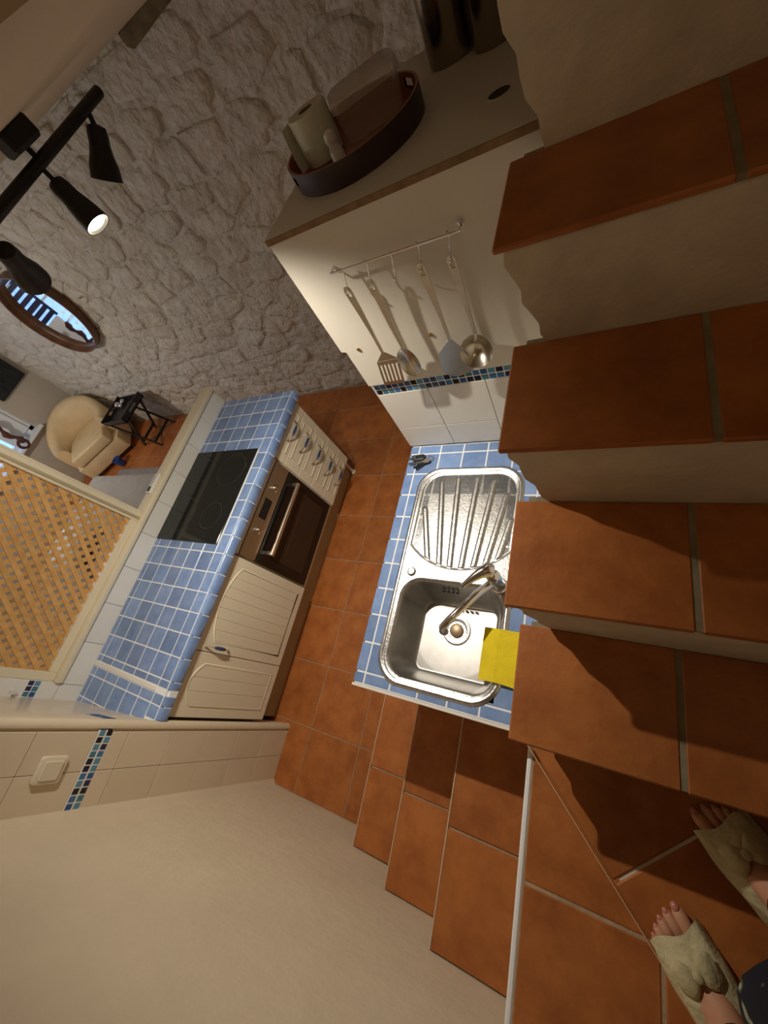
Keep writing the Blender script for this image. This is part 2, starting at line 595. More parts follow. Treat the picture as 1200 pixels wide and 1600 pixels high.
# half wall behind the stove counter
hw = MB().box(-0.66, -0.548, -1.84, 0.045, 0, 1.005).box(-0.66, -0.548, -1.84, -1.752, 1.005, 2.2)
hw = hw.build('wall_half', WGROUT)
tag(hw, 'low wall behind the stove counter faced with white tiles', 'wall', kind='structure')
ys = [0.045, -0.157, -0.356, -0.555, -0.757, -0.957, -1.157, -1.357, -1.557, -1.757, -1.838]
for a, b in zip(ys, ys[1:]):
    tile('white_tile', WTILE, (-0.549, b + 0.001, 0.901), (-0.540, a - 0.001, 1.006), hw)
MB().box(-0.665, -0.538, 0.045, 0.053, 0.0, 1.008).build('end_trim', PLASTER, hw, bevel=0.003)
for k, (za, zb) in enumerate(((1.008, 1.065), (1.122, 1.32), (1.322, 1.52), (1.522, 1.72), (1.722, 1.92))):
    tile('white_tile', WTILE, (-0.549, -1.836, za), (-0.540, -1.752, zb), hw)
mosaic(hw, [((-0.548, -1.7535 - 0.0235 * k - 0.0205, z0), (-0.5395, -1.7535 - 0.0235 * k, z0 + 0.022)) for k in range(4) for z0 in (1.088, 1.114)], 0, 5)
tile('tile_backing', WTILE, (-0.549, -1.836, 1.065), (-0.541, -1.752, 1.142), hw)
MB().box(-0.612, -0.520, -1.752, 0.05, 1.008, 1.040).build('ledge', CREAM2, hw, bevel=0.006, segs=2, smooth=True)

# ------------------------------------------------------------------ staircase
st = thing('staircase', (2.0, -1.2, 0), 'terracotta tiled winding stairs with white plastered risers', 'stairs', kind='structure')
XL = 1.535
NOS = [-1.406, -1.170, -0.948, -0.706, -0.463, -0.22, 0.02]
ZT = [1.18, 1.38, 1.58, 1.78, 2.005, 2.20, 2.40]
TT = 0.011
for k in range(len(NOS)):
    yf, zt = NOS[k], ZT[k]
    yr = NOS[k + 1] + 0.008 if k + 1 < len(NOS) else 0.9
    for xa, xb in ((XL, 1.830), (1.838, 2.138), (2.146, 2.45)):
        if k < 5:
            tile('tread_tile', TERRA, (xa, yf, zt - TT), (xb, yr, zt), st, bevel=0.003)
    MB().box(1.56, 2.45, yf + 0.003, yr + 0.01, zt - 0.0105, zt - 0.002).build('tread_mortar', mat('tread_grout', (0.30, 0.25, 0.16), 0.9, var=0.3, vscale=30), st)
    zb = (0.98 if k == 0 else ZT[k - 1])
    # riser with a slanting left edge
    b = MB()
    ya = yf + 0.008
    nz = 8
    vs = []
    lx = []
    for q in range(nz + 1):
        f = q / nz
        lx.append((1.548 + 0.052 * (1 - f) ** 1.3 + 0.005 * math.sin(q * 2.1 + k), zb - 0.01 + (zt - TT - zb + 0.01) * f))
    poly = lx + [(2.45, zt - TT), (2.45, zb - 0.01)]
    b.prism(poly, ya, ya + 0.026, 'y')
    b.build('riser', RPLASTER, st)
    MB().box(1.603, 2.45, ya + 0.02, yr + 0.02, 0.0, zt - 0.012).build('step_core', RPLASTER, st)
# side wall of the stairs behind the sink
MB().box(1.545, 1.62, -1.40, -0.42, 0.0, 0.90).build('stringer_wall', RPLASTER, st)
MB().box(1.60, 1.64, -1.39, -1.18, 0.0, 1.15).build('stringer_wall', RPLASTER, st)


def ttile(poly, zt, name='tread_tile', t=TT, m=TERRA):
    return MB().prism(poly, zt - t, zt).build(name, m, st, bevel=0.003)


# winder step under the feet: diagonal nosing
ZW = 0.98
A, B = (1.542, -1.412), (1.955, -1.862)
dv = Vector((B[0] - A[0], B[1] - A[1])).normalized()
nv = Vector((-dv.y, dv.x))
P1 = Vector((1.737, -1.617))
far = P1 + nv * 0.30


def clip_poly(poly, n, c):
    return clip(poly, n[0], n[1], c)


full = [(1.542, -1.402), (2.45, -1.402), (2.45, -2.06), (2.137, -2.06)]
full = [(A[0], A[1] + 0.01), (2.45, -1.402), (2.45, -2.06), (A[0] + dv.x * 0.878, A[1] + dv.y * 0.878)]
dP1 = dv.dot(P1)
left = clip_poly(full, (dv.x, dv.y), dP1 - 0.003)
right = clip_poly(full, (-dv.x, -dv.y), -(dP1 + 0.003))
for half in (left, right):
    c0 = nv.dot(Vector(A)) + 0.30
    a = clip_poly(half, (nv.x, nv.y), c0 - 0.004)
    b = clip_poly(half, (-nv.x, -nv.y), -(c0 + 0.004))
    for q in (a, b):
        if len(q) >= 3:
            ttile(q, ZW)
es_ = [Vector(A), Vector(A) + dv * 0.875]
MB().prism([tuple(es_[0] - nv * 0.001), tuple(es_[1] - nv * 0.001), tuple(es_[1] + nv * 0.0016), tuple(es_[0] + nv * 0.0016)], ZW - 0.010, ZW + 0.0004).build('edge_strip', mat('pale_edge', (0.56, 0.33, 0.17), 0.8), st)  # thin paler line along the diagonal nosing
core = [(p[0] + nv.x * 0.012, p[1] + nv.y * 0.012) for p in (full[0], full[3])]
MB().prism([core[0], (2.44, -1.40), (2.44, -2.06), core[1]], 0.0, ZW - 0.004).build('step_core', RPLASTER, st)

# straight steps down to the floor
SX = [1.530, 1.272, 1.025, 0.770]
SZ = [0.79, 0.59, 0.41, 0.22]
for k in range(4):
    xa, zt = SX[k], SZ[k]
    xb = (SX[k - 1] + 0.004) if k else None
    ytop = -1.412
    if k:
        for ya, yb in ((-1.746, ytop), (-2.058, -1.754)):
            tile('tread_tile', TERRA, (xa + 0.004, ya, zt - TT), (xb, yb, zt), st, bevel=0.0025)
        tile('edge_strip', mat('pale_grout', (0.58, 0.46, 0.33), 0.9), (xa, -2.058, zt - TT), (xa + 0.0045, ytop, zt + 0.0004), st, bevel=0.001)
        MB().box(xa + 0.008, xb + 0.25, -2.06, ytop, 0.0, zt - 0.006).build('step_core', GROUT, st)
    else:
        slope = dv.x / dv.y

        def dx(y):
            return A[0] + (y - A[1]) * slope + 0.02
        ttile([(xa + 0.014, -1.420), (dx(-1.42), -1.42), (dx(-1.736), -1.736), (xa + 0.014, -1.736)], zt)
        ttile([(xa + 0.014, -1.744), (1.832, -1.744), (1.832, -2.058), (xa + 0.014, -2.058)], zt)
        ttile([(1.840, -1.744), (dx(-1.744), -1.744), (dx(-2.058), -2.058), (1.840, -2.058)], zt)
        MB().prism([(xa + 0.002, -1.412), (1.60, -1.412), (2.13, -2.06), (xa + 0.002, -2.06)], 0.0, zt - 0.003).build('step_core', GROUT, st)
        tile('edge_strip', WGROUT, (xa - 0.004, -2.058, zt - 0.03), (xa + 0.011, -1.412, zt + 0.001), st, bevel=0.004)

# ------------------------------------------------------------------ stove counter
sc_ = thing('stove_worktop', (-0.23, -0.9, 0.86), 'long worktop of square blue tiles with white grout holding the hob', 'worktop')
MB().box(-0.545, 0.070, -1.832, 0.040, 0.862, 0.8990).box(0.03, 0.081, -1.75, 0.040, 0.848, 0.885).build('mortar_bed', WGROUT, sc_)
xc = [0.0, -0.1, -0.2, -0.3, -0.4, -0.5, -0.540]
yc = [0.043, 0.0] + [-0.1 * k for k in range(1, 17)] + [-1.633, -1.657, -1.70, -1.80, -1.834]
HX0, HX1, HY0, HY1 = -0.535, -0.010, -0.957, -0.372
g = 0.0021
for j in range(len(yc) - 1):
    ya, yb = yc[j + 1] + g, yc[j] - g
    if j == 18:
        tile('expansion_strip', WTILE, (-0.54, yc[j + 1] + 0.002, 0.88), (0.0, yc[j] - 0.002, 0.9025), sc_)
        continue
    for i in range(len(xc) - 1):
        xa, xb = xc[i + 1] + g, xc[i] - g
        a, b = max(ya, HY0 + 0.006), min(yb, HY1 - 0.006)
        segs_ = []
        if a < b and i < 5 + 1:
            if ya < HY0 + 0.006 < yb:
                segs_.append((ya, HY0 + 0.006))
            if ya < HY1 - 0.006 < yb:
                segs_.append((HY1 - 0.006, yb))
        else:
            segs_.append((ya, yb))
        lim = -1.838 + (0.077 / 0.6) * ((xa + xb) / 2 + 0.55)
        for a, b in segs_:
            if b - a > 0.004 and b > lim + 0.01:
                tile('blue_tile', BLUE, (xa, max(a, lim), 0.885), (xb, b, 0.900), sc_, bevel=0.0018)
    # rounded front tile
    if yb < -1.74:
        continue
    ya2 = max(ya, -1.752)
    prof = [(0.0 + g, 0.885), (0.0 + g, 0.900), (0.060, 0.900), (0.070, 0.898), (0.078, 0.892), (0.082, 0.884), (0.083, 0.874), (0.083, 0.848), (0.073, 0.846), (0.073, 0.885)]
    key = ('bull', round(yb - ya2, 4))
    if key not in TC:
        h = (yb - ya2) / 2
        TC[key] = MB().prism([(p, q - 0.9) for p, q in prof], -h, h, 'y').mesh('edge_tile', BLUE, bevel=0.0012, smooth=True)
    put('edge_tile', TC[key], (0, (ya2 + yb) / 2, 0.9), sc_)

# hob
hob = thing('hob', (-0.27, -0.66, 0.9), 'black glass ceramic hob set into the blue tiles', 'hob')
MB().box(HX0, HX1, HY0, HY1, 0.898, 0.907).build('glass_plate', GLASSB, hob, bevel=0.002)
for cx, cy, r in ((-0.15, -0.51, 0.105), (-0.15, -0.80, 0.08), (-0.40, -0.51, 0.08), (-0.40, -0.80, 0.105)):
    MB().lathe([(r, 0.9071), (r, 0.9075), (r - 0.004, 0.9075), (r - 0.004, 0.9071)], 40, Matrix.Translation((cx, cy, 0)), False, False).build('cooking_ring', RINGM, hob)
MB().box(-0.045, -0.040, -0.50, -0.47, 0.907, 0.9075).build('control_mark', RINGM, hob)

# base cabinets, fronts at x = 0.05
FXF = 0.05


def cab_body(parent, y0, y1):
    MB().box(-0.50, 0.030, y0 + 0.001, y1 - 0.001, 0.19, 0.844).build('carcass', CREAM, parent)


def handle(parent, p, axis, ln=0.145):
    """Arched pull: two chrome feet, bow and blue enamel grip."""
    ax = Vector(axis)
    p = Vector(p)
    out = Vector((1, 0, 0))
    path = []
    for k in range(13):
        t = -1 + 2 * k / 12
        path.append(p + ax * (t * ln / 2) + out * (0.003 + 0.030 * (1 - abs(t) ** 3)))
    h = MB().tube(path, [0.0035 if abs(k - 6) < 6 else 0.007 for k in range(13)], 8).build('handle', CHROME, parent, smooth=True)
    gp = [p + ax * (t * ln / 2) + out * (0.003 + 0.0315 * (1 - abs(t) ** 3)) for t in (-0.48, -0.40, -0.2, 0, 0.2, 0.40, 0.48)]
    MB().tube(gp, [0.004, 0.007, 0.0085, 0.009, 0.0085, 0.007, 0.004], 10).build('grip', ENAMEL, parent, smooth=True)
    return h


du = thing('drawer_unit', (0.0, -0.18, 0.19), 'cream drawer cabinet of five drawers at the passage end of the counter', 'cabinet')
cab_body(du, -0.378, 0.03)
zb = [0.845, 0.735, 0.603, 0.467, 0.332, 0.200]
for k in range(5):
    za, zt = zb[k + 1] + 0.0015, zb[k] - 0.0015
    d = MB().box(0.031, FXF, -0.375, 0.016, za, zt).build('drawer', CREAM, du, bevel=0.0025)
    # raised moulding frame around a sunk field
    y0, y1, z0, z1 = -0.318, -0.042, za + 0.022, zt - 0.022
    for bx in ((y0, y1, z1 - 0.007, z1), (y0, y1, z0, z0 + 0.007), (y0, y0 + 0.007, z0, z1), (y1 - 0.007, y1, z0, z1)):
        MB().box(FXF - 0.001, FXF + 0.0045, bx[0], bx[1], bx[2], bx[3]).build('moulding', CREAM, d, bevel=0.002)
    handle(d, (FXF + 0.002, -0.172, (za + zt) / 2 - 0.004), (0, 1, 0))


def door(unit, y0, y1, z0, z1, hy=None):
    d = MB().box(0.031, FXF, y0, y1, z0, z1).build('door', CREAM, unit, bevel=0.003)
    a0, a1, b0 = y0 + 0.052, y1 - 0.052, z0 + 0.05
    wd = a1 - a0
    spring, crown = z1 - 0.105, z1 - 0.052
    arc = []
    for k in range(15):
        t = k / 14
        arc.append((a1 - wd * t, spring + (crown - spring) * math.sin(math.pi * t) ** 0.8))
    loop = [(a0, b0), (a1, b0)] + arc
    pts = []
    for k in range(len(loop)):
        p, q = loop[k], loop[(k + 1) % len(loop)]
        pts.append(p)
    MB().tube([(FXF - 0.0005, p[0], p[1]) for p in pts], 0.0055, 6, closed=True).build('arched_moulding', CREAM, d, smooth=True)
    # vertical tongue and groove boards inside the arch
    nb = max(3, round(wd / 0.055))
    for k in range(nb):
        ya, yb = a0 + wd * k / nb + 0.0012, a0 + wd * (k + 1) / nb - 0.0012
        ym = (ya + yb) / 2

        def top(y):
            t = (a1 - y) / wd
            t = min(max(t, 0), 1)
            return spring + (crown - spring) * math.sin(math.pi * t) ** 0.8 - 0.004
        MB().prism([(ya, b0 + 0.004), (yb, b0 + 0.004), (yb, top(yb)), (ym, top(ym)), (ya, top(ya))], FXF - 0.001, FXF + 0.0022, 'x').build('board', CREAM, d, bevel=0.0012)
    if hy is not None:
        handle(d, (FXF + 0.002, hy, 0.715), (0, 0, 1))
    return d


cu = thing('cupboard_unit', (0.0, -1.215, 0.19), 'wide cream cupboard with arched boarded door next to the oven', 'cabinet')
cab_body(cu, -1.455, -0.975)
door(cu, -1.4535, -0.977, 0.212, 0.843, -1.427)
cu = thing('cupboard_unit', (0.0, -1.6, 0.19), 'narrow cream cupboard with arched door beside the tiled pier', 'cabinet')
cab_body(cu, -1.745, -1.457)
door(cu, -1.744, -1.4565, 0.212, 0.843)
o = MB().box(-0.50, -0.045, -1.745, 0.03, 0.0, 0.188).build('plinth', PLINTH)
tag(o, 'beige kickboard along the floor under the cream cabinets', 'plinth')
MB().lathe([(0.015, 0), (0.02, 0.004), (0.02, 0.012), (0.012, 0.02), (0.012, 0.15)], 16, Matrix.Translation((-0.02, 0.02, 0.0))).build('cabinet_leg', CREAM, du, smooth=True)

ov = thing('oven', (0.0, -0.68, 0.19), 'built in oven with steel control panel and dark glass door', 'oven')
MB().box(-0.50, 0.030, -0.966, -0.386, 0.19, 0.844).build('carcass', CREAM, ov)
MB().box(0.030, 0.046, -0.966, -0.386, 0.800, 0.846).build('filler_strip', CREAM, ov, bevel=0.002)
MB().box(0.030, 0.050, -0.963, -0.389, 0.682, 0.797).build('control_panel', OVENS, ov, bevel=0.002)
MB().box(0.050, 0.0515, -0.735, -0.615, 0.718, 0.772).build('display', OVENG, ov)
for ky in (-0.539, -0.803):
    kb = MB().lathe([(0.022, 0), (0.022, 0.004), (0.017, 0.006), (0.016, 0.022), (0.012, 0.025)], 24, frame_to((0.050, ky, 0.740), (1, 0, 0))).build('knob', OVENS, ov, smooth=True)
dr = MB().box(0.030, 0.050, -0.963, -0.389, 0.228, 0.678).build('oven_door', OVENG, ov, bevel=0.002)
MB().box(0.0498, 0.0508, -0.905, -0.447, 0.29, 0.575).build('window', OVENI, dr)
hb = MB().box(0.085, 0.100, -0.905, -0.438, 0.606, 0.630)
for y in (-0.893, -0.450):
    hb.box(0.050, 0.088, y - 0.012, y + 0.012, 0.608, 0.628)
hb.build('oven_handle', mat('handle_alu', (0.70, 0.64, 0.54), 0.35, 1.0), dr, bevel=0.003)
MB().box(0.0508, 0.0512, -0.86, -0.50, 0.478, 0.4795).build('rack_line', mat('rack', (0.45, 0.36, 0.25), 0.3, 1.0), dr)

# ------------------------------------------------------------------ sink side
ZS = 0.880
o = thing('sink_cabinet', (1.25, -0.9, 0.0), 'white plastered base carrying the sink worktop', 'cabinet')
MB().box(1.02, 1.535, -1.385, -0.42, 0.08, 0.60).box(1.02, 1.04, -1.385, -0.42, 0.6, 0.838).box(1.02, 1.535, -1.385, -1.37, 0.6, 0.838).box(1.02, 1.535, -0.44, -0.42, 0.6, 0.838).build('base', WHITEP, o)
MB().box(1.06, 1.53, -1.37, -0.43, 0.0, 0.08).build('kickboard', PLINTH, o)
for a, b in ((-1.383, -1.06), (-1.056, -0.74), (-0.736, -0.424)):
    d = MB().box(1.002, 1.018, a, b, 0.10, 0.83).build('door', CREAM, o, bevel=0.002)

BX0, BX1, BY0, BY1 = 1.064, 1.430, -1.344, -1.006   # bowl
SKX0, SKX1, SKY0, SKY1 = 1.028, 1.452, -1.373, -0.531   # outline
so = thing('sink_worktop', (1.25, -0.9, 0.84), 'worktop of square blue tiles around the steel sink beside the stairs', 'worktop')
b = MB()
b.box(0.962, BX0 - 0.004, -1.395, -0.414, 0.840, ZS - 0.0010).box(BX1 + 0.004, 1.540, -1.395, -0.414, 0.840, ZS - 0.0010)
b.box(BX0 - 0.004, BX1 + 0.004, -1.395, BY0 - 0.004, 0.840, ZS - 0.0010).box(BX0 - 0.004, BX1 + 0.004, BY1 + 0.004, -0.414, 0.840, ZS - 0.0010)
b.build('mortar_bed', WGROUT, so)
xs = [0.955, 0.996, 1.096, 1.196, 1.296, 1.396, 1.496, 1.545]
ysk = [-0.414] + [-0.456 - 0.1 * k for k in range(10)] + [-1.394]
for i in range(len(xs) - 1):
    for j in range(len(ysk) - 1):
        x0, x1, y0, y1 = xs[i] + (g if i else 0), xs[i + 1] - g, ysk[j + 1] + g, ysk[j] - g
        cx0, cx1, cy0, cy1 = BX0 - 0.004, BX1 + 0.004, BY0 - 0.004, BY1 + 0.004
        if SKX0 + 0.03 < x0 and x1 < SKX1 - 0.03 and SKY0 + 0.03 < y0 and y1 < SKY1 - 0.03:
            continue
        ix, iy = (x0 < cx1 and x1 > cx0), (y0 < cy1 and y1 > cy0)
        if not (ix and iy):
            tile('blue_tile', BLUE, (x0, y0, ZS - 0.015), (x1, y1, ZS), so, bevel=0.0018)
            continue
        inx0, inx1, iny0, iny1 = x0 >= cx0, x1 <= cx1, y0 >= cy0, y1 <= cy1
        if iny0 and iny1:
            if not inx0:
                tile('blue_tile', BLUE, (x0, y0, ZS - 0.015), (cx0, y1, ZS), so, bevel=0.0018)
            elif not inx1:
                tile('blue_tile', BLUE, (cx1, y0, ZS - 0.015), (x1, y1, ZS), so, bevel=0.0018)
            continue
        if inx0 and inx1:
            if not iny0:
                tile('blue_tile', BLUE, (x0, y0, ZS - 0.015), (x1, cy0, ZS), so, bevel=0.0018)
            elif not iny1:
                tile('blue_tile', BLUE, (x0, cy1, ZS - 0.015), (x1, y1, ZS), so, bevel=0.0018)
            continue
        # corner cut: L shape
        kx = cx0 if not inx0 else cx1
        ky = cy0 if not iny0 else cy1
        ox, oy = (x0, x1) if not inx0 else (x1, x0), (y0, y1) if not iny0 else (y1, y0)
        poly = [(ox[0], oy[0]), (ox[1], oy[0]), (ox[1], ky), (kx, ky), (kx, oy[1]), (ox[0], oy[1])]
        MB().prism(poly, ZS - 0.015, ZS).build('blue_tile', BLUE, so, bevel=0.0015)
tile('end_trim', WTILE, (0.953, -1.405, ZS - 0.03), (1.548, -1.396, ZS + 0.001), so)
tile('front_trim', BLUE, (0.9545, -1.394, ZS - 0.055), (0.9615, -0.414, ZS - 0.016), so)

# steel sink as one pressed sheet, cut into rim, drainer and bowl
sk = thing('sink', (1.24, -0.95, 0.72), 'stainless steel sink with ribbed drainer and square bowl', 'sink')


def sd_rr(x, y, x0, x1, y0, y1, r):
    cx, cy = (x0 + x1) / 2, (y0 + y1) / 2
    qx, qy = abs(x - cx) - (x1 - x0) / 2 + r, abs(y - cy) - (y1 - y0) / 2 + r
    return math.hypot(max(qx, 0), max(qy, 0)) + min(max(qx, qy), 0) - r


def sm(a, b, x):
    t = min(max((x - a) / (b - a), 0), 1)
    return t * t * (3 - 2 * t)


RIBS = [((1.084, -0.72), (1.140, -0.938)), ((1.133, -0.60), (1.186, -0.948)), ((1.200, -0.585), (1.226, -0.95)),
        ((1.276, -0.585), (1.268, -0.95)), ((1.342, -0.60), (1.310, -0.948)), ((1.392, -0.66), (1.350, -0.938)), ((1.418, -0.76), (1.388, -0.915))]


def seg_d(x, y, a, b):
    dx, dy = b[0] - a[0], b[1] - a[1]
    t = max(0, min(1, ((x - a[0]) * dx + (y - a[1]) * dy) / (dx * dx + dy * dy)))
    return math.hypot(x - a[0] - t * dx, y - a[1] - t * dy)


def sd_drain(x, y):
    a = sd_rr(x, y, 1.056, 1.436, -1.06, -0.556, 0.085)
    # lower edge is a shallow bow
    b = math.hypot(x - 1.246, y + 0.700) - 0.258
    return max(a, b if y < -0.80 else -1)


def sink_z(x, y):
    do = sd_rr(x, y, SKX0, SKX1, SKY0, SKY1, 0.100)
    z = ZS + 0.0005 + 0.0065 * sm(0.0, -0.008, do) - 0.003 * sm(-0.013, -0.019, do)
    db = sd_rr(x, y, BX0, BX1, BY0, BY1, 0.072)
    dd = sd_drain(x, y)
    if dd < 0.004:
        z -= 0.004 * sm(0.004, -0.010, dd)
        if dd < -0.004:
            for k, (a, b) in enumerate(RIBS):
                d = seg_d(x, y, a, b)
                wd = 0.0075
                z += 0.0042 * sm(wd + 0.003, wd - 0.002, d) * sm(-0.004, -0.012, dd)
    if db < 0.006:
        t = sm(0.006, -0.050, db)
        z -= 0.003 * sm(0.006, 0.0, db)
        z -= 0.148 * sm(0.0, -0.048, db) + (0.006 * max(0.0, 1 - math.hypot(x - 1.242, y + 1.14) / 0.16)) * sm(-0.03, -0.06, db)
    # finger recess for the plug knob
    return z


NXs, NYs = 140, 250
gx = [SKX0 + (SKX1 - SKX0) * i / NXs for i in range(NXs + 1)]
gy = [SKY0 + (SKY1 - SKY0) * j / NYs for j in range(NYs + 1)]
pts = [(x, y, sink_z(x, y)) for y in gy for x in gx]
parts = {'rim': MB(), 'drainer': MB(), 'bowl': MB()}
for q in parts.values():
    q.v = list(pts)
for j in range(NYs):
    for i in range(NXs):
        xm, ym = (gx[i] + gx[i + 1]) / 2, (gy[j] + gy[j + 1]) / 2
        if sd_rr(xm, ym, SKX0, SKX1, SKY0, SKY1, 0.100) > 0.0005:
            continue
        a = j * (NXs + 1) + i
        nm = 'bowl' if sd_rr(xm, ym, BX0, BX1, BY0, BY1, 0.072) < 0.0 else ('drainer' if sd_drain(xm, ym) < 0.0 else 'rim')
        parts[nm].f.append((a, a + 1, a + NXs + 2, a + NXs + 1))
parts['rim'].build('rim', STEEL, sk, smooth=True, ang=75, fix=False)
parts['drainer'].build('drainer', STEEL, sk, smooth=True, ang=75, fix=False)
parts['bowl'].build('bowl', STEELB, sk, smooth=True, ang=85, fix=False)
zf = sink_z(1.240, -1.140)
dn = MB().lathe([(0.052, 0.0), (0.052, 0.004), (0.046, 0.0055), (0.040, 0.004), (0.034, 0.003), (0.033, 0.0012), (0.0, 0.0012)], 40, Matrix.Translation((1.242, -1.140, zf)), True, False).build('drain', STEEL, sk, smooth=True)
MB().lathe([(0.025, 0.001), (0.025, 0.006), (0.021, 0.008), (0.0, 0.008)], 28, Matrix.Translation((1.242, -1.140, zf)), True, False).build('strainer', STRAIN, dn, smooth=True)
MB().lathe([(0.017, 0.0), (0.017, 0.004), (0.013, 0.009), (0.0, 0.011)], 28, Matrix.Translation((1.087, -0.981, sink_z(1.087, -0.981) - 0.001)), True, False).build('plug_knob', STEEL, sk, smooth=True)
for k in range(4):
    MB().box(1.205 + k * 0.017, 1.213 + k * 0.017, -1.031, -1.027, 0.838, 0.856).build('overflow_slot', DARKJ, sk)

# tap
tp = thing('tap', (1.408, -0.995, ZS), 'chrome mixer tap with long spout over the bowl', 'tap')
MB().lathe([(0.027, 0.0), (0.027, 0.006), (0.023, 0.010), (0.022, 0.060), (0.024, 0.085), (0.021, 0.105), (0.010, 0.114), (0.0, 0.115)], 28, Matrix.Translation((1.409, -0.997, ZS + 0.006)), True, False).build('body', CHROME, tp, smooth=True)
MB().tube([(1.405, -1.002, 0.935), (1.392, -1.018, 0.955), (1.365, -1.056, 0.972), (1.325, -1.110, 0.985), (1.292, -1.156, 0.990), (1.279, -1.174, 0.986), (1.276, -1.180, 0.968)], [0.014, 0.0135, 0.0125, 0.0115, 0.011, 0.0115, 0.012], 14).build('spout', CHROME, tp, smooth=True)
MB().lathe([(0.0135, 0), (0.0135, 0.012), (0.010, 0.012)], 20, Matrix.Translation((1.2765, -1.181, 0.955))).build('aerator', CHROME, tp, smooth=True)
MB().tube([(1.408, -0.985, 0.998), (1.396, -0.985, 1.006), (1.375, -0.998, 1.008), (1.348, -1.022, 1.008), (1.332, -1.038, 1.006), (1.326, -1.044, 1.004)], [0.021, 0.022, 0.017, 0.011, 0.009, 0.010], 14).build('lever', CHROME, tp, smooth=True)

# yellow sponge cloth hanging over the bowl edge
def cloth(u, v):
    x = 1.380 + 0.158 * u
    y = -1.292 + 0.158 * v - 0.012 * u + 0.006 * math.sin(u * 3.0) * (1 - v)
    zc = 0.8935 if x > 1.425 else 0.8935 - 0.5 * (1.425 - x) ** 1.25 - 0.004
    return (x, y + (0.010 * u if v > 0.5 else 0), zc + 0.002 * math.sin(u * 5 + v * 3) + 0.0011 * math.sin(v * 2 * math.pi * 22) * math.sin(u * 2 * math.pi * 22))


top = [cloth(i / 96, j / 96) for j in range(97) for i in range(97)]
bot = [(x, y, z_ - 0.0035) for x, y, z_ in top]
n = 97
fs = []
for j in range(96):
    for i in range(96):
        a = j * n + i
        fs.append((a, a + 1, a + n + 1, a + n))
        fs.append((a + n * n, a + n + n * n, a + n + 1 + n * n, a + 1 + n * n))
for i in range(96):
    for a, b in ((i, i + 1), (96 * n + i + 1, 96 * n + i), ((i + 1) * n, i * n), (i * n + 96, (i + 1) * n + 96)):
        fs.append((a, a + n * n, b + n * n, b))
o = MB().add(top + bot, fs).build('sponge_cloth', YELLOW, smooth=True, ang=60)
tag(o, 'yellow waffled sponge cloth hanging over the sink bowl edge', 'cloth')

# car key on the blue tiles
ky = thing('car_key', (1.01, -0.48, ZS), 'black key fob with a small bunch of keys on the blue tiles', 'key')
kp = rrect(-0.029, 0.029, -0.014, 0.014, 0.009)
km = Matrix.Translation((1.006, -0.482, ZS)) @ Matrix.Rotation(R(6), 4, 'Z')
MB().prism(kp, 0.004, 0.017, 'z', km).build('fob', KEYB, ky, bevel=0.004, segs=2, smooth=True)
MB().prism(rrect(-0.022, -0.010, -0.005, 0.005, 0.002, 3), 0.0168, 0.018, 'z', km).build('button', mat('key_grey', (0.12, 0.12, 0.13), 0.4), ky)
MB().tube([(1.056 + 0.013 * math.cos(a), -0.486 + 0.014 * math.sin(a), ZS + 0.009) for a in [2 * math.pi * k / 20 for k in range(20)]], 0.0016, 6, closed=True).build('ring', CHROME, ky, smooth=True)
for k, (a, ln) in enumerate(((205, 0.066), (222, 0.060), (190, 0.085))):
    m_ = Matrix.Translation((1.050, -0.500, ZS + 0.004 + 0.004 * k)) @ Matrix.Rotation(R(a), 4, 'Z')
    b = MB().prism(rrect(-0.012, 0.016, -0.010, 0.010, 0.008, 4), 0, 0.003, 'z', m_)
    b.box(0.012, ln, -0.0035, 0.0035, 0.0005, 0.0025, m_)
    for q in range(4):
        b.box(ln - 0.008 * q - 0.006, ln - 0.008 * q - 0.002, -0.0055, 0, 0.0005, 0.0025, m_)
    b.build('key', KEYB if k < 2 else UTENS, ky)
MB().box(0.945, 0.972, -0.485, -0.478, ZS + 0.006, ZS + 0.012).build('key_blade', BRASS, ky, bevel=0.001)

# ------------------------------------------------------------------ tall cupboard at the end of the sink run
YT = -0.413
tu = thing('tall_cupboard', (1.23, -0.06, 0.0), 'tall white cupboard block with tiled foot at the end of the sink run', 'cupboard')
MB().box(0.950, 1.60, YT + 0.012, 0.300, 0.0, 1.27).build('base_block', WGROUT, tu)
MB().box(0.940, 1.60, YT + 0.016, 0.300, 1.27, 1.795).build('body', WHITEP, tu)
MB().prism([(0.933, 1.805), (0.933, 1.441), (0.950, 1.436), (0.950, 1.277), (1.60, 1.270), (1.60, 1.805)], YT - 0.014, YT + 0.016, 'y').build('side_panel', WHITEP, tu, bevel=0.002)
MB().box(0.926, 1.60, YT - 0.012, 0.305, 1.796, 1.812).build('top_board', WHITEP, tu, bevel=0.001)
MB().box(0.930, 1.60, YT - 0.0155, YT - 0.012, 1.798, 1.8118).build('edge_band', WOODE, tu)
hm = MB().lathe([(0.022, 1.8122), (0.022, 1.8126), (0.0, 1.8126)], 28, Matrix.Translation((1.497, -0.244, 0)), True, False).build('cable_hole', DARKJ, tu)
MB().lathe([(0.026, 1.812), (0.026, 1.8135), (0.022, 1.8135), (0.022, 1.812)], 28, Matrix.Translation((1.497, -0.244, 0)), False, False).build('cable_hole_ring', WHITEP, tu)
for x, z_ in ((1.001, 1.440), (1.250, 1.436), (1.327, 1.291)):
    MB().lathe([(0.0065, 0), (0.006, 0.003), (0.003, 0.005), (0, 0.0052)], 14, frame_to((x, YT - 0.014, z_), (0, -1, 0)), True, False).build('screw', BRASS, tu, smooth=True)
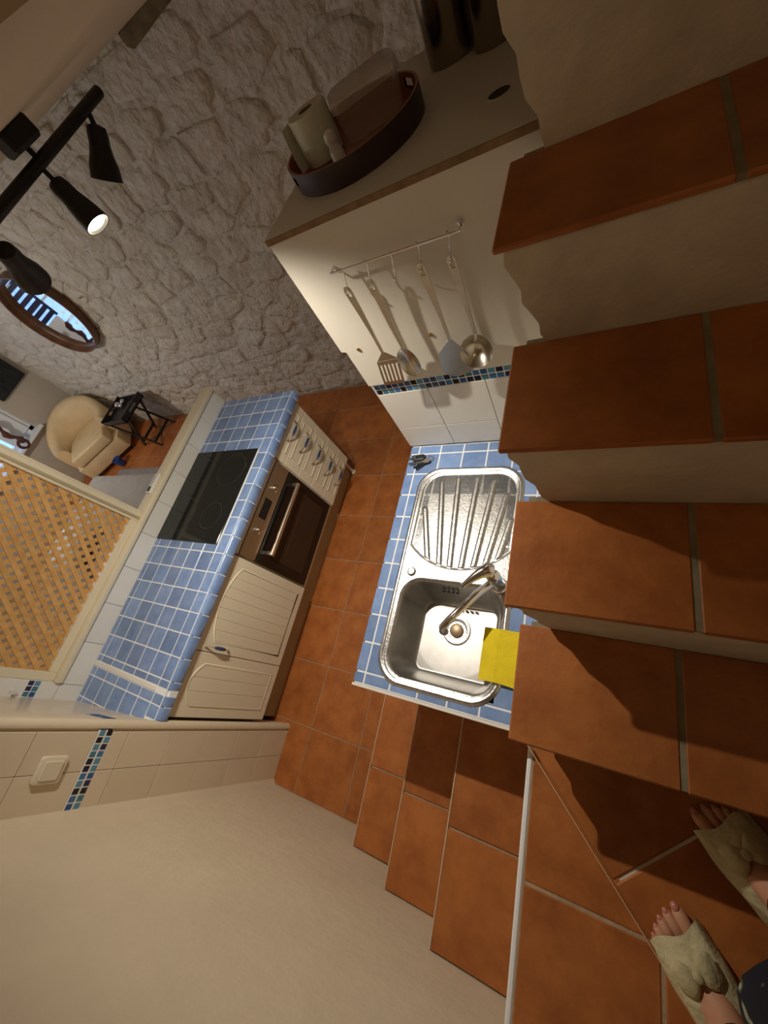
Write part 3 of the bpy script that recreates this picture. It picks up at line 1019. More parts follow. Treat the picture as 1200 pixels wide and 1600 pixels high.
for x0, x1 in ((0.952, 1.152), (1.154, 1.354), (1.356, 1.536)):
    for z0, z1 in ((0.884, 1.009), (1.011, 1.213)):
        tile('white_tile', WTILE, (x0, YT, z0), (x1, YT + 0.012, z1), tu)
MB().box(0.949, 0.9525, YT, YT + 0.03, 0.884, 1.27).build('corner_trim', WTILE, tu)
tile('tile_backing', WGROUT, (0.953, YT + 0.0012, 1.213), (1.56, YT + 0.014, 1.268), tu)
mosaic(tu, [((0.956 + 0.0245 * k, YT, z0), (0.956 + 0.0245 * k + 0.0215, YT + 0.012, z0 + 0.0205)) for k in range(24) for z0 in (1.2155, 1.240)], 0, 21)

# utensil rail
rl = thing('utensil_rail', (1.244, YT - 0.04, 1.68), 'thin chrome rail with hooks screwed to the white cupboard side', 'rail')
YR = YT - 0.038
MB().tube([(1.073, YT - 0.012, 1.699), (1.073, YR, 1.699), (1.080, YR, 1.698), (1.40, YR, 1.694), (1.415, YR, 1.694), (1.415, YT - 0.012, 1.694)], 0.0028, 8).build('bar', CHROME, rl, smooth=True)
for x in (1.073, 1.415):
    MB().lathe([(0.007, 0), (0.007, 0.005), (0.004, 0.008)], 14, frame_to((x, YT - 0.014, 1.697), (0, -1, 0))).build('bracket', CHROME, rl, smooth=True)
HXs = [1.104, 1.176, 1.245, 1.316, 1.389]
for x in HXs:
    p = []
    for k in range(9):
        a = R(20 + 150 * k / 8)
        p.append((x, YR - 0.0055 * math.cos(a) * 1.0, 1.697 + 0.0055 * math.sin(a)))
    p += [(x, YR + 0.005, 1.685), (x - 0.004, YR + 0.001, 1.668), (x - 0.006, YR - 0.001, 1.655)]
    for k in range(8):
        a = R(180 + 175 * k / 7)
        p.append((x - 0.007, YR - 0.010 + -0.009 * math.cos(a) * -1 * -1, 1.650 + 0.010 * math.sin(a)))
    MB().tube(p, 0.0017, 7).build('hook', CHROME, rl, smooth=True)


def handle_strip(root, x0, x1, zt, zb, bulge=0.0, m=UTENS):
    """Flat handle with an eye at the top that narrows into a neck."""
    n = 22
    vs, fs = [], []
    yb = YR - 0.010
    prof = [(0.0, 0.006), (0.02, 0.0095), (0.06, 0.0115), (0.15, 0.0105), (0.4, 0.0080), (0.7, 0.0048), (1.0, 0.0040)]

    def wdt(t):
        for (a, b), (c, d) in zip(prof, prof[1:]):
            if t <= c:
                return b + (d - b) * (t - a) / (c - a)
        return prof[-1][1]
    for k in range(n + 1):
        t = k / n
        x = x0 + (x1 - x0) * t
        z_ = zt + (zb - zt) * t
        w_ = wdt(t)
        th = 0.0010 + 0.0018 * t
        y = yb + 0.010 * math.sin(math.pi * t) * 0.3
        vs += [(x - w_, y - th, z_), (x + w_, y - th, z_), (x + w_, y + th, z_), (x - w_, y + th, z_)]
    for k in range(n):
        for q in range(4):
            a, b = k * 4 + q, k * 4 + (q + 1) % 4
            if k in (1, 2) and q in (0, 2):
                continue
            fs.append((a, b, b + 4, a + 4))
    fs += [(3, 2, 1, 0), (n * 4, n * 4 + 1, n * 4 + 2, n * 4 + 3)]
    # eye: split the two hole rows into side strips
    for k in (1, 2):
        for q in (0, 2):
            a, b = k * 4 + q, k * 4 + (q + 1) % 4
            A_, B_, C_, D_ = [Vector(vs[i]) for i in (a, b, b + 4, a + 4)]
            base = len(vs)
            f0, f1 = (0.30, 0.70)
            vs += [tuple(A_.lerp(B_, f0)), tuple(A_.lerp(B_, f1)), tuple(D_.lerp(C_, f0)), tuple(D_.lerp(C_, f1))]
            fs.append((a, base, base + 2, a + 4))
            fs.append((base + 1, b, b + 4, base + 3))
    MB().add(vs, fs).build('handle', m, root, fix=True)
    return yb


U1 = thing('slotted_turner', (1.085, YR, 1.30), 'steel slotted turner hanging leftmost on the rail', 'utensil')
yb = handle_strip(U1, 1.098, 1.098, 1.660, 1.432)
b = MB()
bx0, bx1, bz0, bz1 = 1.040, 1.116, 1.304, 1.412
# blade with five slots: rails
nsl = 5
rail_w, slot_w = 0.0085, 0.0060
tot = bx1 - bx0
cols = []
x = bx0
rw = (tot - nsl * slot_w) / (nsl + 1)
for k in range(nsl + 1):
    cols.append((x, x + rw))
    x += rw + slot_w


def bl(x0, x1, z0, z1):
    sh = lambda z_: 0.022 * (z_ - 1.304) / 0.108
    vs = []
    for y in (yb - 0.0012, yb + 0.0012):
        vs += [(x0 + sh(z0), y, z0), (x1 + sh(z0), y, z0), (x1 + sh(z1), y, z1), (x0 + sh(z1), y, z1)]
    b.add(vs, [(0, 1, 2, 3), (7, 6, 5, 4), (0, 4, 5, 1), (1, 5, 6, 2), (2, 6, 7, 3), (3, 7, 4, 0)])


for a, c_ in cols:
    bl(a, c_, 1.318, 1.390)
bl(bx0, bx1, 1.304, 1.318)
bl(bx0, bx1, 1.390, 1.406)
b.add([(1.062, yb - 0.001, 1.406), (1.136, yb - 0.001, 1.406), (1.106, yb - 0.001, 1.436), (1.092, yb - 0.001, 1.436),
       (1.062, yb + 0.001, 1.406), (1.136, yb + 0.001, 1.406), (1.106, yb + 0.001, 1.436), (1.092, yb + 0.001, 1.436)],
      [(0, 1, 2, 3), (7, 6, 5, 4), (0, 4, 5, 1), (1, 5, 6, 2), (2, 6, 7, 3), (3, 7, 4, 0)])
b.build('blade', UTENS, U1, bevel=0.0006)

U2 = thing('serving_spoon', (1.17, YR, 1.30), 'steel serving spoon hanging beside the slotted turner', 'utensil')
yb = handle_strip(U2, 1.170, 1.168, 1.660, 1.428)


def bowl_mesh(cx, cy, cz, rx, rz, dep, tilt=0.0, seg=28, rings=8, th=0.0015, rot=0.0, fwd=1):
    vs, fs = [], []
    mrot = Matrix.Translation((cx, cy, cz)) @ Matrix.Rotation(rot, 4, 'Y') @ Matrix.Rotation(tilt, 4, 'X')
    for layer in (0, 1):
        for k in range(rings + 1):
            t = k / rings
            for s in range(seg):
                a = 2 * math.pi * s / seg
                v = Vector((rx * t * math.cos(a), fwd * (dep * (1 - t * t) + layer * th), rz * t * math.sin(a) * (1 + 0.06 * math.sin(a))))
                vs.append(mrot @ v)
    off = (rings + 1) * seg
    for layer in (0, 1):
        for k in range(rings):
            for s in range(seg):
                s2 = (s + 1) % seg
                f = (k * seg + s, k * seg + s2, (k + 1) * seg + s2, (k + 1) * seg + s)
                fs.append(tuple(i + off * layer for i in f))
    for s in range(seg):
        s2 = (s + 1) % seg
        fs.append((rings * seg + s, rings * seg + s2, off + rings * seg + s2, off + rings * seg + s))
    return MB().add(vs, fs)


bowl_mesh(1.163, yb, 1.375, 0.034, 0.058, 0.014).build('bowl', UTENS, U2, smooth=True, ang=80)

U3 = thing('wok_turner', (1.306, YR, 1.29), 'steel turner with broad plain shovel blade behind the ladle', 'utensil')
yb = handle_strip(U3, 1.309, 1.313, 1.660, 1.428)
poly = [(1.308, 1.432), (1.319, 1.432), (1.330, 1.412), (1.345, 1.395), (1.352, 1.37), (1.352, 1.315), (1.340, 1.305), (1.318, 1.297), (1.300, 1.294), (1.282, 1.297), (1.266, 1.308), (1.258, 1.320), (1.260, 1.365), (1.268, 1.395), (1.288, 1.415)]
MB().prism(poly, yb - 0.0012, yb + 0.0012, 'y').build('blade', UTENS, U3, bevel=0.0005)

U4 = thing('ladle', (1.372, YR, 1.32), 'steel ladle with round bowl hanging rightmost on the rail', 'utensil')
yb = handle_strip(U4, 1.383, 1.386, 1.656, 1.43)
MB().tube([(1.386, yb, 1.44), (1.386, yb - 0.002, 1.428), (1.384, yb - 0.008, 1.418)], [0.0045, 0.005, 0.006], 8).build('neck', UTENS, U4, smooth=True)
bowl_mesh(1.377, yb - 0.012, 1.382, 0.046, 0.048, 0.032, tilt=R(-18)).build('bowl', UTENS, U4, smooth=True, ang=80)

# ------------------------------------------------------------------ on top of the tall cupboard
ZTP = 1.812
CX, CY, TA, TB, TR, TH = 1.123, -0.137, 0.2095, 0.1817, -1.0024, 0.050
tm = Matrix.Translation((CX, CY, ZTP)) @ Matrix.Rotation(TR, 4, 'Z')
tr = thing('serving_tray', (CX, CY, ZTP), 'round wooden tray with dark rim and brown inside on the cupboard', 'tray')


def tray_ring(k, z_, seg=72):
    return [tm @ Vector((TA * k * math.cos(2 * math.pi * s / seg), TB * k * math.sin(2 * math.pi * s / seg), z_)) for s in range(seg)]


def ring_mesh(rings, skip=None):
    vs, fs = [], []
    seg = len(rings[0])
    for r_ in rings:
        vs += r_
    for k in range(len(rings) - 1):
        for s in range(seg):
            if skip and skip(k, s):
                continue
            s2 = (s + 1) % seg
            fs.append((k * seg + s, k * seg + s2, (k + 1) * seg + s2, (k + 1) * seg + s))
    return MB().add(vs, fs)


def hs(s):
    a = (2 * math.pi * s / 72 + TR) % (2 * math.pi)
    return min(abs(a - R(38)), abs(a - R(218))) < R(8)


holes = lambda k, s: k == 1 and hs(s)
ring_mesh([tray_ring(1.0, 0.0), tray_ring(1.004, 0.022), tray_ring(1.008, 0.040), tray_ring(1.01, TH)], holes).build('outer_rim', TRAYO, tr, smooth=True, fix=False)
ring_mesh([tray_ring(1.01, TH), tray_ring(0.975, TH), tray_ring(0.975, 0.040)]).build('rim_lip', TRAYI, tr, smooth=True, fix=False)
ring_mesh([tray_ring(0.975, TH), tray_ring(0.972, 0.040), tray_ring(0.968, 0.022), tray_ring(0.965, 0.008)], holes).build('inner_rim', TRAYI, tr, smooth=True, fix=False)
MB().add(tray_ring(0.985, 0.002) + tray_ring(0.985, 0.008), [tuple(range(72))[::-1], tuple(range(72, 144))] + [(s, (s + 1) % 72, 72 + (s + 1) % 72, 72 + s) for s in range(72)]).build('base', TRAYI, tr)

pr2 = thing('paper_roll', (1.026, -0.115, ZTP + 0.01), 'white paper roll standing in the tray', 'paper roll')
pm = Matrix.Translation((1.022, -0.118, ZTP + 0.009))
MB().lathe([(0.020, 0.0), (0.052, 0.0), (0.054, 0.003), (0.054, 0.097), (0.052, 0.100), (0.020, 0.100), (0.020, 0.0)], 40, pm, False, False).build('roll', PAPER, pr2, smooth=True)
MB().grid(lambda u, v: (1.026 - 0.054 - 0.010 * u * (1 + 0.3 * math.sin(v * 4)), -0.115 - 0.02 - 0.034 * u, ZTP + 0.011 + 0.096 * v), 4, 8).build('loose_end', PAPER, pr2, smooth=True)
MB().lathe([(0.0195, 0.002), (0.0195, 0.0995)], 24, pm, False, False).build('core', mat('cardboard', (0.25, 0.19, 0.13), 0.9), pr2)

bx = thing('food_box', (1.15, -0.06, ZTP + 0.01), 'clear plastic food box with rounded milky lid in the tray', 'box')
bm_ = Matrix.Translation((1.165, -0.075, ZTP + 0.009)) @ Matrix.Rotation(R(24), 4, 'Z')
vs = []


def rings_rr(levels):
    allv, fs = [], []
    for (a, b, z_) in levels:
        allv += [bm_ @ Vector((p[0], p[1], z_)) for p in rrect(-a, a, -b, b, 0.025, 6)]
    n_ = 28
    for k in range(len(levels) - 1):
        for s in range(n_):
            s2 = (s + 1) % n_
            fs.append((k * n_ + s, k * n_ + s2, (k + 1) * n_ + s2, (k + 1) * n_ + s))
    return allv, fs, n_


v_, f_, n_ = rings_rr([(0.078, 0.045, 0.001), (0.086, 0.052, 0.070)])
MB().add(v_, f_ + [tuple(range(n_))[::-1]]).build('tub', PLASTIC, bx, smooth=True)
v_, f_, n_ = rings_rr([(0.090, 0.056, 0.066), (0.091, 0.057, 0.074), (0.088, 0.054, 0.090), (0.078, 0.045, 0.096)])
MB().add(v_, f_ + [tuple(range(n_, 1 * n_ + n_))[:0] or tuple(range(3 * n_, 4 * n_))]).build('lid', mat('lid_plastic', (0.66, 0.60, 0.53), 0.4, alpha=0.55), bx, smooth=True)

o = thing('salt_shaker', (1.108, -0.222, ZTP + 0.01), 'small white shaker at the front rim of the tray', 'shaker')
sm_ = Matrix.Translation((1.108, -0.222, ZTP + 0.009))
MB().lathe([(0.017, 0), (0.018, 0.004), (0.016, 0.030), (0.012, 0.042), (0.013, 0.046)], 24, sm_).build('body', MILK, o, smooth=True)
MB().lathe([(0.014, 0.046), (0.016, 0.052), (0.013, 0.064), (0.005, 0.069), (0, 0.0695)], 24, sm_, True, False).build('cap', MILK, o, smooth=True)

CANM = mat('canister_steel', (0.34, 0.29, 0.22), 0.18, 1.0, var=0.1)
for nm, x, y, r, h, lab in (('canister', 1.338, 0.118, 0.062, 0.30, 'taller polished steel canister nearest the tray on the cupboard'),
                            ('canister', 1.452, 0.062, 0.052, 0.24, 'shorter polished steel canister against the stair plaster')):
    cn = thing(nm, (x, y, ZTP), lab, 'canister', 'steel canisters on the cupboard')
    m_ = Matrix.Translation((x, y, ZTP))
    MB().lathe([(r * 0.97, 0.001), (r, 0.006), (r, h * 0.78), (r * 0.99, h * 0.782), (r * 0.99, h * 0.79)], 48, m_).build('body', CANM, cn, smooth=True)
    MB().lathe([(r * 1.02, h * 0.79), (r * 1.02, h * 0.96), (r * 0.97, h), (0, h)], 48, m_, True, False).build('lid', CANM, cn, smooth=True)

# ------------------------------------------------------------------ track light
tl = thing('track_light', (0.74, -0.62, 2.2), 'black ceiling spotlight bar with swivelling spots', 'ceiling light')
BAR = [(0.742, -0.375, 2.163), (0.738, -0.624, 2.150), (0.735, -1.06, 2.128)]
MB().tube(BAR, 0.0105, 12).build('bar', BLACK, tl, smooth=True)
MB().prism([(0.722, -0.655), (0.762, -0.655), (0.762, -0.578), (0.722, -0.578)], 2.172, ceil_z(-0.62) + 0.004).build('ceiling_base', BLACK, tl, bevel=0.006)
MB().tube([(0.738, -0.615, 2.150), (0.738, -0.615, 2.172)], 0.006, 8).build('base_stem', BLACK, tl)


def spot(top, end_stem, d, lit, ln=0.082, r=0.031):
    MB().tube([top, end_stem], 0.0052, 8).build('stem', BLACK, tl, smooth=True)
    d = Vector(d).normalized()
    m_ = frame_to(end_stem, d)
    sh = MB().lathe([(0.006, -0.010), (0.017, -0.006), (0.0195, 0.006), (0.0195, 0.022), (0.022, 0.036), (r * 0.93, ln * 0.72), (r, ln), (r - 0.002, ln), (r - 0.004, ln * 0.75), (0.016, 0.03), (0.0, 0.028)], 32, m_, True, False).build('shade', BLACK, tl, smooth=True)
    MB().lathe([(r - 0.0035, ln - 0.012), (r - 0.0035, ln - 0.007), (r - 0.010, ln - 0.003), (0, ln - 0.002)], 28, m_, True, False).build('bulb', BULB if lit else BULBOFF, sh, smooth=True)
    return m_ @ Vector((0, 0, ln + 0.004)), d


spot((0.741, -0.432, 2.160), (0.740, -0.450, 2.128), (-0.42, -0.48, -0.72), False)
lp, ld = spot((0.738, -0.624, 2.150), (0.738, -0.624, 2.112), (0.38, -0.27, -0.86), True, 0.082, 0.028)
lp3, ld3 = spot((0.736, -0.815, 2.140), (0.736, -0.815, 2.104), (-0.70, 0.25, -0.66), True)
spot((0.735, -1.00, 2.131), (0.735, -1.00, 2.096), (-0.3, -0.4, -0.8), False)


def spot_light(name, power, loc, aim, size, blend):
    L = bpy.data.lights.new(name, 'SPOT')
    L.energy = power
    L.color = LAMP_COLOR
    L.shadow_soft_size = 0.012
    L.spot_size = R(size)
    L.spot_blend = blend
    o = bpy.data.objects.new(name, L)
    col.objects.link(o)
    o.location = loc
    o.rotation_euler = Vector(aim).to_track_quat('-Z', 'Y').to_euler()


spot_light('kitchen_spot', LAMP_POWER, lp, (0.0, -0.30, -0.95), 130, 0.8)
spot_light('stove_spot', LAMP2_POWER, lp3, (-0.75, -0.15, -0.65), 140, 1.0)

# fill light added in the stairwell, out of view, brightens risers and steps
sl = thing('stair_fill', (2.43, -1.75, 2.9), 'added fill light high in the stairwell, out of view', 'lamp')
MB().lathe([(0.05, 0), (0.05, 0.02), (0.03, 0.03)], 24, frame_to((2.45, -1.75, 2.9), (-1, 0, 0))).build('bracket', BLACK, sl, smooth=True)
MB().lathe([(0.02, -0.07), (0.06, -0.05), (0.07, 0.0), (0.06, 0.05), (0.02, 0.07)], 24, Matrix.Translation((2.35, -1.75, 2.9))).build('globe', mat('globe', (1, 0.95, 0.85), 0.4, emit=(1, 0.8, 0.55), estr=2.0), sl, smooth=True)
L = bpy.data.lights.new('stair_fill_light', 'POINT')
L.energy = STAIR_POWER
L.color = (1.0, 0.80, 0.55)
L.shadow_soft_size = 0.08
q = bpy.data.objects.new('stair_fill_light', L)
col.objects.link(q)
q.location = (2.22, -1.75, 2.85)

# living room pendant
pd = thing('pendant_lamp', (-3.2, -1.0, 2.05), 'small white pendant lamp over the living room', 'lamp')
MB().tube([(-3.2, -1.0, 2.02), (-3.2, -1.0, ceil_z(-1.0))], 0.004, 6).build('cord', BLACK, pd)
MB().lathe([(0.03, 2.06), (0.10, 2.0), (0.13, 1.93), (0.127, 1.93), (0.097, 1.998), (0.028, 2.056)], 32, Matrix.Translation((-3.2, -1.0, 0)), False, False).build('shade', WHITEP, pd, smooth=True)
MB().lathe([(0.01, 2.0), (0.03, 1.98), (0.035, 1.95), (0.02, 1.925), (0, 1.92)], 20, Matrix.Translation((-3.2, -1.0, 0)), True, False).build('bulb', BULB, pd, smooth=True)
L = bpy.data.lights.new('pendant_light', 'POINT')
L.energy = LIVING_POWER
L.color = (1.0, 0.91, 0.78)
L.shadow_soft_size = 0.05
q = bpy.data.objects.new('pendant_light', L)
col.objects.link(q)
q.location = (-3.2, -1.0, 1.89)

# ------------------------------------------------------------------ lattice screen on the half wall
lt = thing('lattice_screen', (-0.57, -1.3, 1.04), 'pine lattice screen in a cream frame above the counter ledge', 'lattice')
LY0, LY1, LZ0, LZ1 = -1.712, -0.915, 1.075, 2.02
XF0, XF1 = -0.602, -0.545
MB().box(XF0, XF1, -0.915, -0.862, 1.040, ceil_z(-0.9) + 0.001).build('post', CREAM2, lt, bevel=0.003)
MB().box(XF0 + 0.02, XF1 - 0.02, -0.862, -0.848, 1.040, ceil_z(-0.9)).build('post_bead', CREAM2, lt, bevel=0.002)
MB().box(XF1, XF1 + 0.008, -0.902, -0.888, 1.040, 2.15).build('post_trim', mat('trim_olive', (0.45, 0.38, 0.22), 0.6), lt, bevel=0.002)
MB().box(XF0, XF1, -1.752, -1.712, 1.040, ceil_z(-1.7) + 0.001).build('jamb', CREAM2, lt, bevel=0.003)
MB().box(XF0, XF1, -1.712, -0.915, 1.040, 1.075).build('bottom_rail', CREAM2, lt, bevel=0.003)
MB().box(XF0, XF1, -1.712, -0.915, LZ1, LZ1 + 0.035).build('top_rail', CREAM2, lt, bevel=0.003)
PITCH, SW = 0.0385, 0.0205


def slat(c_, sgn, xa, xb):
    # band |(y*sgn + z) / sqrt2 - c| <= SW/2 clipped to the opening
    s2 = math.sqrt(0.5)
    poly = [(LY0, LZ0), (LY1, LZ0), (LY1, LZ1), (LY0, LZ1)]
    poly = clip(poly, sgn * s2, s2, c_ + SW / 2)
    if len(poly) < 3:
        return
    poly = clip(poly, -sgn * s2, -s2, -(c_ - SW / 2))
    if len(poly) < 3:
        return
    ar = abs(sum(poly[i][0] * poly[(i + 1) % len(poly)][1] - poly[(i + 1) % len(poly)][0] * poly[i][1] for i in range(len(poly)))) / 2
    if ar < 1e-4:
        return
    MB().prism(poly, xa, xb, 'x').build('slat', PINE, lt)


for sgn, xa, xb in ((-1, -0.570, -0.564), (1, -0.5765, -0.5705)):
    cs = [(sgn * y + z_) * math.sqrt(0.5) for y in (LY0, LY1) for z_ in (LZ0, LZ1)]
    k = min(cs) + 0.012
    while k < max(cs):
        slat(k, sgn, xa, xb)
        k += PITCH

# remote on the ledge, hook and light switch
rm = thing('remote_control', (-0.57, -0.675, 1.04), 'slim white remote control lying on the hatch ledge', 'remote')
MB().box(-0.590, -0.548, -0.742, -0.612, 1.0405, 1.056).build('case', WTILE, rm, bevel=0.004, segs=2, smooth=True)
MB().box(-0.582, -0.556, -0.732, -0.700, 1.056, 1.0566).build('screen', DARKJ, rm)
for k in range(4):
    MB().lathe([(0.004, 0), (0.0035, 0.001)], 10, Matrix.Translation((-0.569, -0.685 + 0.016 * k, 1.056))).build('button', mat('key_grey', (0.12, 0.12, 0.13), 0.4), rm)
sw = thing('light_switch', (0.089, -1.90, 1.19), 'cream square light switch on the tiled pier', 'switch')
MB().prism(rrect(-1.945, -1.862, 1.188, 1.272, 0.010, 4), 0.0885, 0.104, 'x').build('plate', CREAM, sw, bevel=0.003, segs=2, smooth=True)
MB().prism(rrect(-1.932, -1.875, 1.202, 1.258, 0.004, 3), 0.104, 0.109, 'x').build('rocker', CREAM, sw, bevel=0.002)
hk = thing('wall_hook', (-0.53, -1.80, 1.17), 'small white wall hook on tiles next to the lattice frame', 'hook')
MB().lathe([(0.012, 0), (0.012, 0.003), (0.005, 0.006), (0.005, 0.02)], 14, frame_to((-0.5395, -1.800, 1.180), (1, 0, 0))).build('plate', MILK, hk, smooth=True)
for a in (0, 72, 144, 216, 288):
    MB().tube([(-0.520, -1.800, 1.180), (-0.516, -1.800 + 0.014 * math.cos(R(a)), 1.180 + 0.014 * math.sin(R(a)))], [0.005, 0.0025], 8).build('prong', MILK, hk, smooth=True)

# ------------------------------------------------------------------ living room things
# round mirror
mr_ = thing('round_mirror', (-2.86, 0.9, 1.1), 'round mirror with deep brown wooden frame on the stone wall', 'mirror')
MCX, MCZ, MR = -2.870, 1.482, 0.400
mm = frame_to((MCX, 0.955, MCZ), (0, -1, 0))
MB().lathe([(MR - 0.02, -0.03), (MR, -0.03), (MR, 0.075), (MR - 0.012, 0.075), (MR - 0.014, 0.020), (MR - 0.02, 0.012)], 72, mm, False, False).build('frame', WOODF, mr_, smooth=True, ang=50)
MB().lathe([(MR - 0.012, 0.006), (MR - 0.012, 0.012), (0.0, 0.012)], 72, mm, True, False).build('glass', MIRROR, mr_)
MB().box(-2.32, -2.27, 0.93, 0.945, 1.485, 1.495).build('peg', BRASS, mr_)

# tub armchair
ac = thing('tub_armchair', (-4.02, 0.44, 0.0), 'cream leather tub armchair in the corner by the stone wall', 'armchair')
FD = Vector((0.76, -0.65, 0)).normalized()
ang0 = math.atan2(FD.y, FD.x)
am = Matrix.Translation((-4.03, 0.47, 0.0)) @ Matrix.Rotation(ang0, 4, 'Z')
# shell: horseshoe seen from above, open towards +x
vs, fs = [], []
N = 40
sec_n = 0
for k in range(N + 1):
    t = -1 + 2 * k / N
    a = math.pi - t * R(118)
    ro, ri = 0.425, 0.29
    back = 0.5 * (1 + math.cos(t * math.pi))
    h = 0.50 + 0.22 * back ** 0.8
    ex = 0.0
    cxs, sns = math.cos(a), math.sin(a)
    px_, py_ = (cxs, sns)
    def P(r_, z_):
        x_ = r_ * cxs * 0.98
        y_ = r_ * sns
        return am @ Vector((x_, y_, z_))
    flare = 0.02 * back
    ring = [P(ro - 0.045, 0.06), P(ro - 0.01, 0.12), P(ro, 0.30), P(ro + flare, h - 0.07), P(ro + flare - 0.01, h - 0.02), P((ro + ri) / 2 + flare + 0.02, h), P(ri + 0.03 + flare, h - 0.015), P(ri + 0.005, h - 0.07), P(ri, 0.36), P(ri + 0.02, 0.10)]
    sec_n = len(ring)
    vs += ring
for k in range(N):
    for s in range(sec_n):
        s2 = (s + 1) % sec_n
        fs.append((k * sec_n + s, k * sec_n + s2, (k + 1) * sec_n + s2, (k + 1) * sec_n + s))
fs += [tuple(range(sec_n)), tuple(N * sec_n + s for s in range(sec_n))[::-1]]
MB().add(vs, fs).build('shell', LEATHER, ac, smooth=True, ang=60)
cp = []
for k in range(21):
    a = math.pi - (-1 + 2 * k / 20) * R(105)
    cp.append((0.272 * math.cos(a), 0.272 * math.sin(a)))
cp = [(0.36, 0.265)] + [(0.1, 0.275)] + [c_ for c_ in cp if c_[0] < 0.06][::-1] + [(0.1, -0.275), (0.36, -0.265)]
MB().prism(cp, 0.25, 0.385, 'z', am).build('seat_cushion', LEATHER, ac, bevel=0.025, segs=3, smooth=True, ang=50)
MB().prism([(0.345, 0.33), (0.1, 0.37), (-0.2, 0.30), (-0.3, 0), (-0.2, -0.30), (0.1, -0.37), (0.345, -0.33)], 0.06, 0.25, 'z', am).build('seat_base', LEATHER, ac, bevel=0.02, segs=2, smooth=True)
for fx_, fy_ in ((0.27, 0.27), (0.27, -0.27), (-0.24, 0.2), (-0.24, -0.2)):
    MB().lathe([(0.015, 0.0), (0.022, 0.065)], 12, am @ Matrix.Translation((fx_, fy_, 0))).build('leg', TABLEB, ac)

# folding tray table
tt = thing('tray_table', (-3.15, 0.66, 0.0), 'black folding tray table between armchair and stone wall', 'table')
TX0, TX1, TY0, TY1, TZ = -3.37, -2.93, 0.47, 0.86, 0.455
MB().box(TX0, TX1, TY0, TY1, TZ, TZ + 0.01).build('tray_base', TABLEB, tt)
for a in ((TX0, TX1, TY0, TY0 + 0.012), (TX0, TX1, TY1 - 0.012, TY1)):
    MB().box(a[0], a[1], a[2], a[3], TZ, TZ + 0.055).build('tray_side', TABLEB, tt, bevel=0.002)
for x in (TX0, TX1 - 0.012):
    b = MB().box(x, x + 0.012, TY0, TY1, TZ, TZ + 0.028).box(x, x + 0.012, TY0, TY1, TZ + 0.055, TZ + 0.075)
    b.box(x, x + 0.012, TY0, 0.60, TZ + 0.028, TZ + 0.055).box(x, x + 0.012, 0.73, TY1, TZ + 0.028, TZ + 0.055)
    b.build('tray_end', TABLEB, tt)
for y, s in ((0.495, 1), (0.525, -1), (0.835, 1), (0.805, -1)):
    x0, x1 = (-3.36, -2.96) if s > 0 else (-2.96, -3.36)
    d = Vector((x1 - x0, 0, -0.45)).normalized()
    nrm = Vector((-d.z, 0, d.x)) * 0.013
    a, b = Vector((x0, y, 0.455)), Vector((x1, y, 0.0))
    q = [a + nrm, a - nrm, b - nrm, b + nrm]
    vs = [(p.x, p.y - 0.009, p.z) for p in q] + [(p.x, p.y + 0.009, p.z) for p in q]
    MB().add(vs, [(0, 1, 2, 3), (7, 6, 5, 4), (0, 4, 5, 1), (1, 5, 6, 2), (2, 6, 7, 3), (3, 7, 4, 0)]).build('leg', TABLEB, tt)
for x, z_, y0, y1 in ((-3.02, 0.07, 0.495, 0.835), (-3.30, 0.07, 0.525, 0.805), (-3.33, 0.43, 0.495, 0.835)):
    MB().box(x - 0.012, x + 0.012, y0, y1, z_ - 0.012, z_ + 0.012).build('stretcher', TABLEB, tt)
bl_ = thing('glass_bowl', (-3.28, 0.76, TZ + 0.011), 'small glass and metal ornament on the tray table', 'ornament')
for x, y, r in ((-3.30, 0.74, 0.035), (-3.25, 0.79, 0.03), (-3.24, 0.73, 0.028)):
    m_ = Matrix.Translation((x, y, TZ + 0.011 + r))
    MB().lathe([(r * math.sin(R(a)), -r * math.cos(R(a))) for a in (5, 30, 55, 80, 105, 130, 155, 175)], 20, m_).build('ball', CHROME, bl_, smooth=True)

# pale stone jutting at the foot of the wall by the table
rg = MB().prism(rrect(-3.62, -2.2, -1.6, 0.17, 0.02), 0.0005, 0.010).build('rug', RUG)
tag(rg, 'dark grey rug on the tiles in front of the armchair', 'rug')
so_ = thing('sofa', (-2.3, -0.7, 0.01), 'grey covered daybed seen through the serving hatch', 'sofa')
MB().box(-3.0, -1.25, -1.15, -0.19, 0.10, 0.34).build('base', GREYC, so_, bevel=0.03, segs=3, smooth=True)
MB().grid(lambda u, v: (-3.02 + 1.79 * u, -1.17 + 0.99 * v, 0.452 + 0.010 * wn(u * 3, v * 3, 3.0, 1.0) - 0.10 * (max(0, abs(2 * u - 1) - 0.95) / 0.05) ** 2 - 0.12 * (max(0, abs(2 * v - 1) - 0.93) / 0.07) ** 2), 60, 40).build('cover', GREYC, so_, smooth=True)
MB().box(-2.98, -1.27, -1.13, -0.21, 0.34, 0.436).build('mattress', GREYC, so_, bevel=0.03, segs=3, smooth=True)
for x in (-2.9, -1.35):
    for y in (-1.05, -0.29):
        MB().lathe([(0.02, 0.011), (0.025, 0.105)], 12, Matrix.Translation((x, y, 0))).build('leg', TABLEB, so_)
